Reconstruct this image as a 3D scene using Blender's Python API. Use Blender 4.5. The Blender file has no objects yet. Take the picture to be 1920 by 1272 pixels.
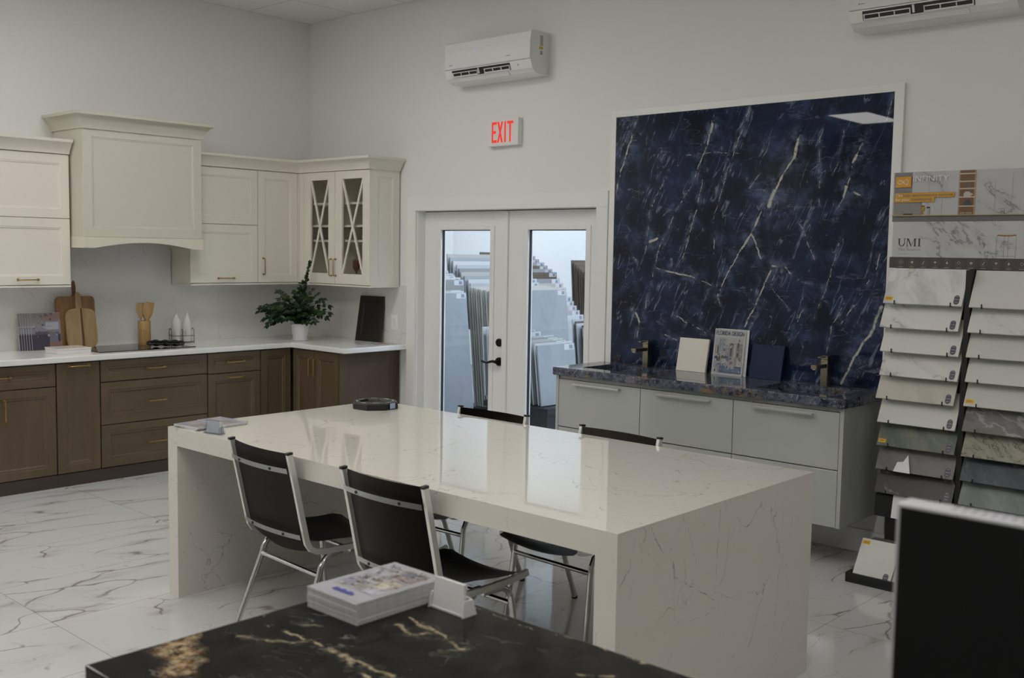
import bpy, bmesh, math, random
from mathutils import Vector, Matrix, Euler
random.seed(7)
PI = math.pi
S = bpy.context.scene
COL = S.collection
# ------------------------------------------------------------------ helpers
def lin(v):
    v /= 255.0
    return v/12.92 if v <= .04045 else ((v+.055)/1.055)**2.4
def A(r, g, b, k=1.0):
    return (min(lin(r)*k, .95), min(lin(g)*k, .95), min(lin(b)*k, .95), 1)

class MB:
    """collects geometry for ONE mesh object"""
    def __init__(self):
        self.bm = bmesh.new()
        self.sm = self.bm.faces.layers.int.new('curved')   # 1 = face of a curved surface, shaded smooth
        self.col = None
    def curved(self, faces):
        for f in faces: f[self.sm] = 1
    def _v(self, pts):
        return [self.bm.verts.new(p) for p in pts]
    def face(self, pts, c=None):
        f = self.bm.faces.new(self._v(pts))
        if c is not None: self.paint([f], c)
        return f
    def paint(self, faces, c):
        if self.col is None:
            self.col = self.bm.loops.layers.float_color.new('Col')
        for f in faces:
            for l in f.loops: l[self.col] = c
    def box(self, x0, x1, y0, y1, z0, z1, bev=0, c=None, m=None):
        if x1 < x0: x0, x1 = x1, x0
        if y1 < y0: y0, y1 = y1, y0
        if z1 < z0: z0, z1 = z1, z0
        v = self._v([(x0,y0,z0),(x1,y0,z0),(x1,y1,z0),(x0,y1,z0),(x0,y0,z1),(x1,y0,z1),(x1,y1,z1),(x0,y1,z1)])
        fs = [self.bm.faces.new([v[i] for i in q]) for q in ((0,3,2,1),(4,5,6,7),(0,1,5,4),(1,2,6,5),(2,3,7,6),(3,0,4,7))]
        if c is not None: self.paint(fs, c)
        if bev:
            es = list({e for f in fs for e in f.edges})
            bmesh.ops.bevel(self.bm, geom=es, offset=bev, segments=2, profile=.6, affect='EDGES')
        return self
    def mbox(self, m, u0, u1, v0, v1, w0, w1, bev=0, c=None):
        p, q = m(u0, v0, w0), m(u1, v1, w1)
        return self.box(p[0], q[0], p[1], q[1], p[2], q[2], bev, c)
    def tube(self, pts, r, seg=10, cap=True, closed=False):
        pts = [Vector(p) for p in pts]
        n = len(pts); rings = []
        t0 = (pts[1]-pts[0]).normalized()
        up = Vector((0,0,1)) if abs(t0.z) < .9 else Vector((1,0,0))
        a = t0.cross(up).normalized()
        for i, p in enumerate(pts):
            if closed: t = (pts[(i+1) % n]-pts[i-1]).normalized()
            elif i == 0: t = t0
            elif i == n-1: t = (pts[-1]-pts[-2]).normalized()
            else: t = ((pts[i+1]-p).normalized()+(p-pts[i-1]).normalized()).normalized()
            a = (a-t*a.dot(t)).normalized()
            b = t.cross(a)
            rr = r[i] if isinstance(r, (list, tuple)) else r
            rings.append([self.bm.verts.new(p+(a*math.cos(2*PI*k/seg)+b*math.sin(2*PI*k/seg))*rr) for k in range(seg)])
        for i in range(n if closed else n-1):
            A_, B_ = rings[i], rings[(i+1) % n]
            self.curved([self.bm.faces.new((A_[k], A_[(k+1) % seg], B_[(k+1) % seg], B_[k])) for k in range(seg)])
        if cap and not closed:
            self.bm.faces.new(rings[0][::-1]); self.bm.faces.new(rings[-1])
        return self
    def lathe(self, prof, cx, cy, z0=0, seg=28, close=True):
        rings = []
        for r, z in prof:
            rings.append([self.bm.verts.new((cx+r*math.cos(2*PI*k/seg), cy+r*math.sin(2*PI*k/seg), z0+z)) for k in range(seg)])
        for A_, B_ in zip(rings, rings[1:]):
            self.curved([self.bm.faces.new((A_[k], A_[(k+1) % seg], B_[(k+1) % seg], B_[k])) for k in range(seg)])
        if close:
            self.bm.faces.new(rings[0][::-1]); self.bm.faces.new(rings[-1])
        return self
    def prism(self, pa, pb, c=None):
        a, b = self._v(pa), self._v(pb)
        n = len(a); fs = [self.bm.faces.new(a[::-1]), self.bm.faces.new(b)]
        for i in range(n): fs.append(self.bm.faces.new((a[i], a[(i+1) % n], b[(i+1) % n], b[i])))
        if c is not None: self.paint(fs, c)
        return self
    def mprism(self, m, poly, w0, w1, c=None):
        return self.prism([m(u, v, w0) for u, v in poly], [m(u, v, w1) for u, v in poly], c)
    def rings(self, m, u0, u1, v0, v1, loops, cap=True, back=True):
        """nested rectangles (inset, w) -> framed panel relief"""
        R = []
        for k, w in loops:
            R.append(self._v([m(u0+k, v0+k, w), m(u1-k, v0+k, w), m(u1-k, v1-k, w), m(u0+k, v1-k, w)]))
        for a, b in zip(R, R[1:]):
            for i in range(4): self.bm.faces.new((a[i], a[(i+1) % 4], b[(i+1) % 4], b[i]))
        if back: self.bm.faces.new(R[0][::-1])
        if cap: self.bm.faces.new(R[-1])
        return self
    def sweep(self, path, prof, outside=1, closed=False):
        """profile (out, z) along an xy path, mitred"""
        P = [Vector(p) for p in path]; n = len(P); rings = []
        for i in range(n):
            d0 = (P[i]-P[i-1]).normalized() if i > 0 else (P[1]-P[0]).normalized()
            d1 = (P[i+1]-P[i]).normalized() if i < n-1 else d0
            n0 = Vector((d0.y, -d0.x))*outside; n1 = Vector((d1.y, -d1.x))*outside
            mm = (n0+n1); mm = mm/ (mm.dot(n0) if abs(mm.dot(n0)) > 1e-6 else 1)
            rings.append([self.bm.verts.new((P[i].x+mm.x*o, P[i].y+mm.y*o, z)) for o, z in prof])
        k = len(prof)
        for a, b in zip(rings, rings[1:]):
            self.curved([self.bm.faces.new((a[j], a[(j+1) % k], b[(j+1) % k], b[j])) for j in range(k)])
        self.bm.faces.new(rings[0][::-1]); self.bm.faces.new(rings[-1])
        return self
    def ribbon(self, path, x0, x1, th):
        """flat bar bent in a yz plane"""
        P = [Vector((0, y, z)) for y, z in path]; n = len(P); rings = []
        for i in range(n):
            t = (P[min(i+1, n-1)]-P[max(i-1, 0)]).normalized()
            nn = Vector((0, -t.z, t.y))*th*.5
            rings.append(self._v([(x0, *(P[i]+nn)[1:]), (x1, *(P[i]+nn)[1:]), (x1, *(P[i]-nn)[1:]), (x0, *(P[i]-nn)[1:])]))
        for a, b in zip(rings, rings[1:]):
            self.curved([self.bm.faces.new((a[j], a[(j+1) % 4], b[(j+1) % 4], b[j])) for j in range(4)])
        self.bm.faces.new(rings[0][::-1]); self.bm.faces.new(rings[-1])
        return self
    def sheet(self, fn, nu, nv, th):
        V = [[self.bm.verts.new(fn(i/nu, j/nv)) for j in range(nv+1)] for i in range(nu+1)]
        fs = [self.bm.faces.new((V[i][j], V[i+1][j], V[i+1][j+1], V[i][j+1])) for i in range(nu) for j in range(nv)]
        self.curved(fs); n0 = len(self.bm.faces)
        bmesh.ops.solidify(self.bm, geom=fs, thickness=th)
        self.curved(self.bm.faces[:])
        return self
    def xform(self, M):
        bmesh.ops.transform(self.bm, matrix=M, verts=self.bm.verts[:]); return self

MW = {}          # world matrices of top-level things while building
def mesh_of(name, mb, mat, smooth=48, all_smooth=False):
    bmesh.ops.recalc_face_normals(mb.bm, faces=mb.bm.faces[:])
    me = bpy.data.meshes.new(name)
    flags = [all_smooth or f[mb.sm] == 1 for f in mb.bm.faces]
    mb.bm.to_mesh(me); mb.bm.free()
    me.set_sharp_from_angle(angle=math.radians(smooth))
    me.polygons.foreach_set('use_smooth', flags)
    if 'curved' in me.attributes: me.attributes.remove(me.attributes['curved'])
    if mat: me.materials.append(mat)
    return me
def obj(name, mb, mat, parent=None, smooth=48, base=True):
    """one mesh object; geometry given in world coordinates of the (unrotated) parent"""
    me = mesh_of(name, mb, mat, smooth, smooth >= 60)
    o = bpy.data.objects.new(name, me); COL.objects.link(o)
    if parent is not None:
        o.parent = parent
        off = MW.get(parent.name, Vector((0,0,0)))
        me.transform(Matrix.Translation(-off)); MW[o.name] = off
    elif base:
        xs = [v.co for v in me.vertices]
        c = Vector(((min(v.x for v in xs)+max(v.x for v in xs))/2, (min(v.y for v in xs)+max(v.y for v in xs))/2, min(v.z for v in xs)))
        me.transform(Matrix.Translation(-c)); o.location = c; MW[o.name] = c
    else:
        MW[o.name] = Vector((0,0,0))
    return o
def tag(o, label, cat, group=None, kind=None):
    if label: o['label'] = label
    if cat: o['category'] = cat
    if group: o['group'] = group
    if kind: o['kind'] = kind
    return o
def thing(name, label, cat, loc=(0,0,0), group=None):
    o = bpy.data.objects.new(name, None); COL.objects.link(o)
    o.empty_display_size = .1; o.location = loc; MW[o.name] = Vector(loc)
    return tag(o, label, cat, group)
def struct(name, mb, mat, parent=None, smooth=48):
    o = obj(name, mb, mat, parent, smooth, base=False); o['kind'] = 'structure'; return o
def dup(root, loc, rotz=0, label=None):
    r = root.copy(); COL.objects.link(r); r.location = loc; r.rotation_euler = (0, 0, rotz)
    if label: r['label'] = label
    for ch in list(root.children):
        c = ch.copy(); COL.objects.link(c); c.parent = r
        for g in list(ch.children):
            d = g.copy(); COL.objects.link(d); d.parent = c
    return r
def mL(x0): return lambda u, v, w: (x0+w, u, v)       # face looking +x, u = y
def mB(y0): return lambda u, v, w: (u, y0-w, v)       # face looking -y, u = x
def mT(z0): return lambda u, v, w: (u, v, z0+w)       # lying face
ORD = ['first','second','third','fourth','fifth','sixth','seventh','eighth','ninth','tenth','eleventh','twelfth','thirteenth','fourteenth']

def text(s, m, u0, v0, w, height, width=None, mat=None, parent=None, name='lettering', depth=.0006, label=None):
    cu = bpy.data.curves.new('t', 'FONT'); cu.body = s; cu.size = 1; cu.extrude = 0; cu.resolution_u = 3
    to = bpy.data.objects.new('t', cu); COL.objects.link(to)
    dg = bpy.context.evaluated_depsgraph_get()
    me = bpy.data.meshes.new_from_object(to.evaluated_get(dg))
    bpy.data.objects.remove(to); bpy.data.curves.remove(cu)
    xs = [v.co.x for v in me.vertices]; ys = [v.co.y for v in me.vertices]
    x0, x1, y0, y1 = min(xs), max(xs), min(ys), max(ys)
    sv = height/(y1-y0); su = (width/(x1-x0)) if width else sv
    mb = MB(); mb.bm.from_mesh(me); bpy.data.meshes.remove(me)
    for v in mb.bm.verts:
        v.co = Vector(m(u0+(v.co.x-x0)*su, v0+(v.co.y-y0)*sv, w))
    r = bmesh.ops.extrude_face_region(mb.bm, geom=mb.bm.faces[:])
    d = Vector(m(0,0,depth))-Vector(m(0,0,0))
    bmesh.ops.translate(mb.bm, vec=d, verts=[g for g in r['geom'] if isinstance(g, bmesh.types.BMVert)])
    o = obj(name, mb, mat, parent)
    if label: o['label'] = label
    return o
# ------------------------------------------------------------------ node helpers
class NT:
    def __init__(s, name):
        s.mat = bpy.data.materials.new(name); s.mat.use_nodes = True
        s.t = s.mat.node_tree; s.t.nodes.clear()
        s.out = s.t.nodes.new('ShaderNodeOutputMaterial')
    def n(s, typ, ins=None, **props):
        nd = s.t.nodes.new('ShaderNode'+typ)
        for k, v in props.items(): setattr(nd, k, v)
        for k, v in (ins or {}).items():
            sock = nd.inputs[k]
            if isinstance(v, bpy.types.NodeSocket): s.t.links.new(v, sock)
            else: sock.default_value = v
        return nd
    def math(s, op, a, b=0.0, clamp=False):
        nd = s.n('Math', {0: a, 1: b}, operation=op); nd.use_clamp = clamp; return nd.outputs[0]
    def vec(s, op, a, b=(0,0,0)):
        nd = s.n('VectorMath', {0: a, 1: b}, operation=op)
        return nd.outputs['Value'] if op in ('LENGTH', 'DOT_PRODUCT', 'DISTANCE') else nd.outputs[0]
    def scale(s, a, k):
        nd = s.n('VectorMath', {0: a}, operation='SCALE')
        if isinstance(k, bpy.types.NodeSocket): s.t.links.new(k, nd.inputs['Scale'])
        else: nd.inputs['Scale'].default_value = k
        return nd.outputs[0]
    def coord(s, which='Object'):
        return s.n('TexCoord').outputs[which]
    def noise(s, v, scale, detail=3, rough=.5, dist=0.0, out='Fac'):
        return s.n('TexNoise', {'Vector': v, 'Scale': scale, 'Detail': detail, 'Roughness': rough, 'Distortion': dist}).outputs[out]
    def ramp(s, f, a, b, lo=0.0, hi=1.0, smooth=True):
        nd = s.n('MapRange', {'Value': f, 'From Min': a, 'From Max': b, 'To Min': lo, 'To Max': hi})
        nd.interpolation_type = 'SMOOTHSTEP' if smooth else 'LINEAR'
        return nd.outputs[0]
    def mix(s, f, a, b, blend='MIX'):
        nd = s.n('Mix', data_type='RGBA', blend_type=blend)
        for i, v in ((0, f), (6, a), (7, b)):
            if isinstance(v, bpy.types.NodeSocket): s.t.links.new(v, nd.inputs[i])
            else: nd.inputs[i].default_value = v
        return nd.outputs[2]
    def warp(s, v, scale, amt, detail=3):
        c = s.noise(v, scale, detail, .55, out='Color')
        return s.vec('ADD', v, s.scale(s.vec('SUBTRACT', c, (.5,.5,.5)), amt))
    def vein(s, v, scale, width, detail=4, rough=.5):
        n = s.noise(v, scale, detail, rough)
        d = s.math('ABSOLUTE', s.math('SUBTRACT', n, .5))
        return s.ramp(d, 0.0, width, 1.0, 0.0)
    def crack(s, v, scale, width, rnd=1.0):
        d = s.n('TexVoronoi', {'Vector': v, 'Scale': scale, 'Randomness': rnd}, feature='DISTANCE_TO_EDGE').outputs['Distance']
        return s.ramp(d, 0.0, width, 1.0, 0.0)
    def bsdf(s, color, rough=.5, metal=0.0, spec=.5, bump=None, bstr=.1, bdist=.002, coat=0.0, emit=None, estr=0.0, trans=0.0):
        b = s.n('BsdfPrincipled', {'Base Color': color, 'Roughness': rough, 'Metallic': metal, 'Specular IOR Level': spec, 'Coat Weight': coat, 'Coat Roughness': .05})
        if bump is not None:
            bn = s.n('Bump', {'Height': bump, 'Strength': bstr, 'Distance': bdist})
            s.t.links.new(bn.outputs[0], b.inputs['Normal'])
        if emit is not None:
            b.inputs['Emission Color'].default_value = emit; b.inputs['Emission Strength'].default_value = estr
        if trans: b.inputs['Transmission Weight'].default_value = trans
        s.t.links.new(b.outputs[0], s.out.inputs[0]); return s.mat

def plain(name, color, rough=.5, metal=0.0, spec=.5, var=.04, scale=30, coat=0.0, bstr=0.0, emit=None, estr=0.0):
    t = NT(name); v = t.coord()
    f = t.noise(v, scale, 3)
    d = tuple(min(c*(1+var), 1) for c in color[:3])+(1,); e = tuple(c*(1-var) for c in color[:3])+(1,)
    col = t.mix(f, e, d)
    return t.bsdf(col, rough, metal, spec, f if bstr else None, bstr, .001, coat, emit, estr)

def seg_group():
    g = bpy.data.node_groups.new('vein_segment', 'ShaderNodeTree')
    for nm, st in (('P','NodeSocketVector'),('A','NodeSocketVector'),('BA','NodeSocketVector'),('K','NodeSocketFloat'),('IW','NodeSocketFloat'),('D','NodeSocketFloat')):
        g.interface.new_socket(nm, in_out='INPUT', socket_type=st)
    g.interface.new_socket('D', in_out='OUTPUT', socket_type='NodeSocketFloat')
    N, L = g.nodes, g.links
    gi, go = N.new('NodeGroupInput'), N.new('NodeGroupOutput')
    def vm(op):
        x = N.new('ShaderNodeVectorMath'); x.operation = op; return x
    def mm(op):
        x = N.new('ShaderNodeMath'); x.operation = op; return x
    # the running minimum also feeds the next stroke by a vanishing offset, so strokes are evaluated one after another
    ep = mm('MULTIPLY'); ep.inputs[1].default_value = 1e-9; L.new(gi.outputs['D'], ep.inputs[0])
    s0 = vm('ADD'); L.new(gi.outputs['P'], s0.inputs[0]); L.new(ep.outputs[0], s0.inputs[1])
    s1 = vm('SUBTRACT'); L.new(s0.outputs[0], s1.inputs[0]); L.new(gi.outputs['A'], s1.inputs[1])
    d1 = vm('DOT_PRODUCT'); L.new(s1.outputs[0], d1.inputs[0]); L.new(gi.outputs['BA'], d1.inputs[1])
    m1 = mm('MULTIPLY'); m1.use_clamp = True; L.new(d1.outputs['Value'], m1.inputs[0]); L.new(gi.outputs['K'], m1.inputs[1])
    sc = vm('SCALE'); L.new(gi.outputs['BA'], sc.inputs[0]); L.new(m1.outputs[0], sc.inputs['Scale'])
    s2 = vm('SUBTRACT'); L.new(s1.outputs[0], s2.inputs[0]); L.new(sc.outputs[0], s2.inputs[1])
    ln = vm('LENGTH'); L.new(s2.outputs[0], ln.inputs[0])
    m2 = mm('MULTIPLY'); L.new(ln.outputs['Value'], m2.inputs[0]); L.new(gi.outputs['IW'], m2.inputs[1])
    mn = mm('MINIMUM'); L.new(m2.outputs[0], mn.inputs[0]); L.new(gi.outputs['D'], mn.inputs[1])
    L.new(mn.outputs[0], go.inputs[0])
    return g
SEG = seg_group()
def seg_dist(t, P, segs):
    """smallest distance to a set of 2-D vein strokes, in stroke half-widths"""
    d = 50.0
    for x0, z0, x1, z1, w in segs:
        nd = t.t.nodes.new('ShaderNodeGroup'); nd.node_tree = SEG
        t.t.links.new(P, nd.inputs['P'])
        nd.inputs['A'].default_value = (x0, z0, 0); nd.inputs['BA'].default_value = (x1-x0, z1-z0, 0)
        nd.inputs['K'].default_value = 1/max((x1-x0)**2+(z1-z0)**2, 1e-9); nd.inputs['IW'].default_value = 1/w
        if isinstance(d, float): nd.inputs['D'].default_value = d
        else: t.t.links.new(d, nd.inputs['D'])
        d = nd.outputs[0]
    return d
LAMP, DAYLIGHT_FILL, EXPO = 13.0, 27.0, 0.0
# ------------------------------------------------------------------ materials
def tree_wood(name, c0, c1, rough=.45, scale=1.0, axis='Z'):
    t = NT(name); v = t.coord()
    st = {'Z': (14, 14, 1.2), 'Y': (14, 1.2, 14), 'X': (1.2, 14, 14)}[axis]
    p = t.vec('MULTIPLY', v, tuple(k*scale for k in st))
    p = t.warp(p, .6, .8)
    f = t.noise(p, 1.0, 5, .6)
    g = t.noise(v, 2.2, 2)
    col = t.mix(t.ramp(f, .3, .7), c0, c1)
    col = t.mix(t.math('MULTIPLY', t.ramp(g, .3, .75), .35), col, tuple(x*.75 for x in c0[:3])+(1,))
    return t.bsdf(col, rough, bump=f, bstr=.06)
M = {}
M['wall'] = plain('white_wall_paint', (.80,.795,.775,1), .75, var=.012, scale=3, spec=.25)
M['trim'] = plain('white_trim_paint', (.82,.82,.80,1), .38, var=.01, scale=4, spec=.4)
M['ceiling'] = None
def mat_ceiling():
    t = NT('mineral_ceiling_tile'); v = t.coord()
    f = t.noise(v, 160, 2, .7); pits = t.ramp(f, .33, .42, 0, 1)
    col = t.mix(pits, (.60,.59,.56,1), (.80,.79,.76,1))
    s = t.n('SeparateXYZ', {0: v})
    def line(sock):
        a = t.math('ABSOLUTE', t.math('SUBTRACT', t.math('FRACT', t.math('DIVIDE', sock, .636)), .5))
        return t.ramp(a, .4905, .4935, 0, 1)
    ln = t.math('MAXIMUM', line(s.outputs[0]), line(s.outputs[1]))
    col = t.mix(ln, col, (.50,.49,.47,1))
    return t.bsdf(col, .9, spec=.1, bump=f, bstr=.3)
M['ceiling'] = mat_ceiling()
def mat_floor():
    t = NT('calacatta_floor_tile'); v = t.coord('Object')
    s = t.n('SeparateXYZ', {0: v})
    tx = t.math('DIVIDE', t.math('SUBTRACT', s.outputs[0], 3.143), .62)
    ty = t.math('DIVIDE', t.math('ADD', s.outputs[1], 3.725), 1.23)
    fx, fy = t.math('FRACT', tx), t.math('FRACT', ty)
    ix, iy = t.math('FLOOR', tx), t.math('FLOOR', ty)
    # each tile carries one of a few prints of the same stone
    pk = t.math('FRACT', t.math('ADD', t.math('MULTIPLY', ix, .5), t.math('MULTIPLY', iy, .25)))
    lx, ly = t.math('MULTIPLY', fx, .62), t.math('MULTIPLY', fy, 1.23)
    P = t.n('CombineXYZ', {0: lx, 1: ly, 2: t.math('MULTIPLY', pk, 3.0)}).outputs[0]
    P = t.vec('ADD', P, (3.1, 1.7, .4))
    R = t.n('VectorRotate', {'Vector': P, 'Angle': .22}, rotation_type='Z_AXIS').outputs[0]
    R = t.vec('MULTIPLY', R, (2.3, 1.05, 1))
    W = t.warp(t.warp(R, 1.5, .55, 2), 7, .07, 4)
    n1 = t.noise(R, 1.5, 3)
    big = t.math('MULTIPLY', t.crack(W, 1.25, .018), t.ramp(n1, .40, .52))
    soft = t.math('MULTIPLY', t.crack(W, 1.25, .16), t.math('MULTIPLY', t.ramp(t.noise(t.vec('ADD', W, (3, 6, 0)), 2.2, 4), .42, .62), t.ramp(n1, .36, .55)))
    W2 = t.warp(t.warp(t.vec('ADD', R, (5, 2, 1)), 2.2, .4, 3), 9, .05, 3)
    fine = t.math('MULTIPLY', t.crack(W2, 2.4, .012), t.ramp(t.noise(t.vec('ADD', R, (9, 4, 0)), 1.6, 3), .50, .62))
    col = (.60,.597,.585,1)
    col = t.mix(t.math('MULTIPLY', soft, .62), col, (.33,.305,.265,1))
    col = t.mix(t.math('MULTIPLY', big, .8), col, (.19,.155,.115,1))
    col = t.mix(t.math('MULTIPLY', fine, .5), col, (.30,.27,.23,1))
    ex = t.math('MULTIPLY', t.math('SUBTRACT', .5, t.math('ABSOLUTE', t.math('SUBTRACT', fx, .5))), .62)
    ey = t.math('MULTIPLY', t.math('SUBTRACT', .5, t.math('ABSOLUTE', t.math('SUBTRACT', fy, .5))), 1.23)
    g = t.ramp(t.math('MINIMUM', ex, ey), .0008, .0022, 1, 0)
    col = t.mix(g, col, (.30,.285,.265,1))
    h = t.math('SUBTRACT', 1.0, g)
    return t.bsdf(col, .07, spec=.5, bump=h, bstr=.25, bdist=.001)
M['floor'] = mat_floor()
def quartz(name, base, veincol, scale=1.0, width=.006, amt=.8, rough=.12, segs=None, axes=None, offs=(0,0,0), dens=.52, speck=.03, spec=.5):
    t = NT(name); v = t.vec('ADD', t.coord(), offs)
    W = t.warp(t.warp(v, 1.5*scale, .45, 3), 9*scale, .06, 4)
    a = t.crack(W, 1.7*scale, width*1.6)
    W2 = t.warp(t.warp(t.vec('ADD', v, (7, 3, 5)), 3*scale, .25, 3), 14*scale, .05, 4)
    b = t.crack(W2, 3.6*scale, width*2.0)
    ga = t.ramp(t.noise(v, 2.4*scale, 4, .6), dens-.03, dens+.13)
    gb = t.ramp(t.noise(t.vec('ADD', v, (2, 8, 1)), 4.0*scale, 4, .6), dens+.02, dens+.16)
    k = t.math('MAXIMUM', t.math('MULTIPLY', a, ga), t.math('MULTIPLY', t.math('MULTIPLY', b, gb), .75))
    if segs:
        s = t.n('SeparateXYZ', {0: t.n('NewGeometry').outputs['Position']})
        Q = t.n('CombineXYZ', {0: s.outputs[axes[0]], 1: s.outputs[axes[1]]}).outputs[0]
        Q = t.warp(Q, 22, .022, 4)
        d = seg_dist(t, Q, segs)
        m = t.ramp(d, .45, 1.6, 1, 0)
        n = t.ramp(t.noise(Q, 14, 3), .34, .6)
        k = t.math('MAXIMUM', k, t.math('MULTIPLY', m, n))
    sp = t.noise(v, 240, 1)
    c0 = t.mix(t.ramp(sp, .3, .7), tuple(x*(1-speck) for x in base[:3])+(1,), base)
    col = t.mix(t.math('MULTIPLY', k, amt), c0, veincol)
    return t.bsdf(col, rough, spec=spec)
ISLV = [(-3.045,.806,-3.069,.739,.0018),(-3.069,.739,-3.077,.696,.0018),(-3.077,.696,-3.129,.653,.0018),(-3.04,.794,-2.985,.733,.0012),(-2.985,.733,-2.915,.673,.0012),(-2.965,.808,-2.929,.75,.0024),(-2.929,.75,-2.877,.702,.0024),(-2.877,.702,-2.83,.666,.0024),(-2.83,.666,-2.822,.612,.0054),(-2.822,.612,-2.715,.557,.0018),(-2.715,.557,-2.531,.459,.0018),(-2.531,.459,-2.532,.384,.0018),(-2.781,.809,-2.736,.741,.0012),(-2.736,.741,-2.687,.636,.0012),(-2.687,.636,-2.715,.557,.0012),(-2.541,.79,-2.552,.607,.0018),(-2.552,.607,-2.56,.547,.0018),(-2.56,.547,-2.509,.472,.0018),(-2.068,.755,-2.085,.535,.0012),(-2.085,.535,-2.108,.309,.0012),(-2.108,.309,-2.112,.173,.0012),(-2.822,.606,-2.81,.378,.0012),(-2.81,.378,-2.847,.317,.0012),(-1.998,.662,-2.036,.525,.0012),(-2.036,.525,-2.017,.369,.0012),(-2.017,.369,-1.971,.239,.0012),(-2.79,.775,-2.857,.707,.0012),(-2.53,.433,-2.729,.438,.0012)]
M['island'] = quartz('ivory_quartz', (.68,.65,.58,1), (.13,.135,.14,1), 1.7, .0045, .58, .03, dens=.47, spec=.6)
M['island_side'] = quartz('ivory_quartz_side', (.68,.65,.58,1), (.11,.13,.145,1), 1.6, .004, .65, .12, ISLV, (1, 2), dens=.50)
M['counter'] = quartz('white_quartz_counter', (.80,.80,.79,1), (.45,.44,.43,1), 1.2, .005, .45, .16)
M['splash'] = quartz('white_quartz_backsplash', (.75,.735,.70,1), (.33,.315,.29,1), .9, .006, .7, .22, offs=(1.3,0,.4), dens=.5)
VEINS = [(3.592,2.593,3.539,2.474,.0021),(3.549,2.465,3.504,2.352,.0062),(3.504,2.352,3.46,2.23,.0042),(3.46,2.23,3.422,2.059,.0042),(3.845,2.222,3.707,1.96,.0017),(3.707,1.96,3.679,1.683,.0017),(4.465,2.59,4.411,2.545,.0014),(4.421,2.586,4.368,2.435,.0021),(4.368,2.435,4.301,2.268,.0021),(4.301,2.268,4.189,1.902,.0021),(4.162,2.499,4.132,2.378,.0055),(4.132,2.378,4.026,2.134,.0028),(4.026,2.134,3.917,1.972,.0021),(3.917,1.972,3.806,1.768,.0021),(3.806,1.768,3.756,1.607,.0021),(3.756,1.607,3.691,1.326,.0021),(4.116,2.27,4.096,2.117,.0024),(4.096,2.117,4.046,1.911,.0024),(4.046,1.911,3.972,1.664,.0024),(4.771,2.423,4.744,2.363,.0021),(4.744,2.363,4.718,2.262,.0083),(4.718,2.262,4.64,2.128,.0055),(4.64,2.128,4.612,2.073,.0055),(4.604,2.066,4.572,1.983,.0125),(4.529,1.984,4.508,1.921,.0035),(4.508,1.921,4.457,1.807,.0055),(4.457,1.807,4.373,1.692,.0055),(4.373,1.692,4.279,1.53,.0035),(4.279,1.53,4.241,1.434,.0035),(4.465,1.807,4.5,1.736,.0049),(4.5,1.736,4.534,1.673,.0049),(4.241,1.434,4.261,1.368,.0021),(4.6,1.596,4.528,1.438,.0049),(4.528,1.438,4.439,1.246,.0049),(4.607,1.625,4.693,1.613,.0042),(4.693,1.613,4.724,1.579,.0042),(3.762,1.599,3.84,1.578,.0021),(3.84,1.578,3.95,1.558,.0055),(3.95,1.558,4.038,1.553,.0055),(4.038,1.553,4.188,1.491,.0021),(3.616,1.291,3.646,1.23,.0062),(3.646,1.23,3.636,1.127,.0028),(3.941,1.285,4.023,1.251,.0035),(4.023,1.251,4.234,1.167,.0021),(5.163,2.384,5.107,2.263,.0021),(5.103,2.257,5.088,2.218,.0069),(5.088,2.218,5.06,2.074,.0028),(5.055,2.087,5.039,2.022,.0062),(5.039,2.022,5.003,1.942,.0017),(5.103,2.053,5.131,2.039,.0062),(4.882,2.402,4.88,2.268,.0017),(4.88,2.268,4.892,2.106,.0017),(4.892,2.106,4.893,1.978,.0017),(4.772,1.877,4.878,1.665,.0017),(4.959,2.589,4.983,2.534,.0014),(5.295,2.566,5.274,2.441,.0017),(5.269,1.711,5.252,1.638,.0021),(5.252,1.638,5.203,1.532,.0021),(5.29,1.41,5.229,1.254,.0083),(5.229,1.254,5.139,1.114,.0062),(5.139,1.114,5.076,.956,.0062),(5.125,1.415,5.06,1.298,.0028),(5.069,1.42,5.004,1.281,.0021),(5.004,1.281,4.974,1.128,.0021),(4.817,1.366,4.734,1.18,.0021),(5.037,1.808,4.958,1.496,.0017),(4.958,1.496,4.892,1.329,.0017),(4.786,1.546,4.936,1.509,.0017),(4.202,1.8,4.198,1.69,.0021),(3.714,1.768,3.769,1.784,.0083),(3.976,2.313,4.131,2.32,.0014),(4.131,2.32,4.348,2.309,.0014),(4.513,2.188,4.438,2.092,.0014),(4.659,1.668,4.604,1.498,.0014),(4.604,1.498,4.734,1.362,.0014),(3.534,1.712,3.614,1.62,.0014),(3.81,1.928,4.052,2.133,.0014),(4.052,2.133,4.173,2.563,.0014),(5.024,2.406,4.997,2.222,.0014),(4.997,2.222,4.965,2.157,.0014),(3.855,1.165,3.947,1.132,.0035),(4.163,1.467,4.119,1.272,.0014)]
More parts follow.
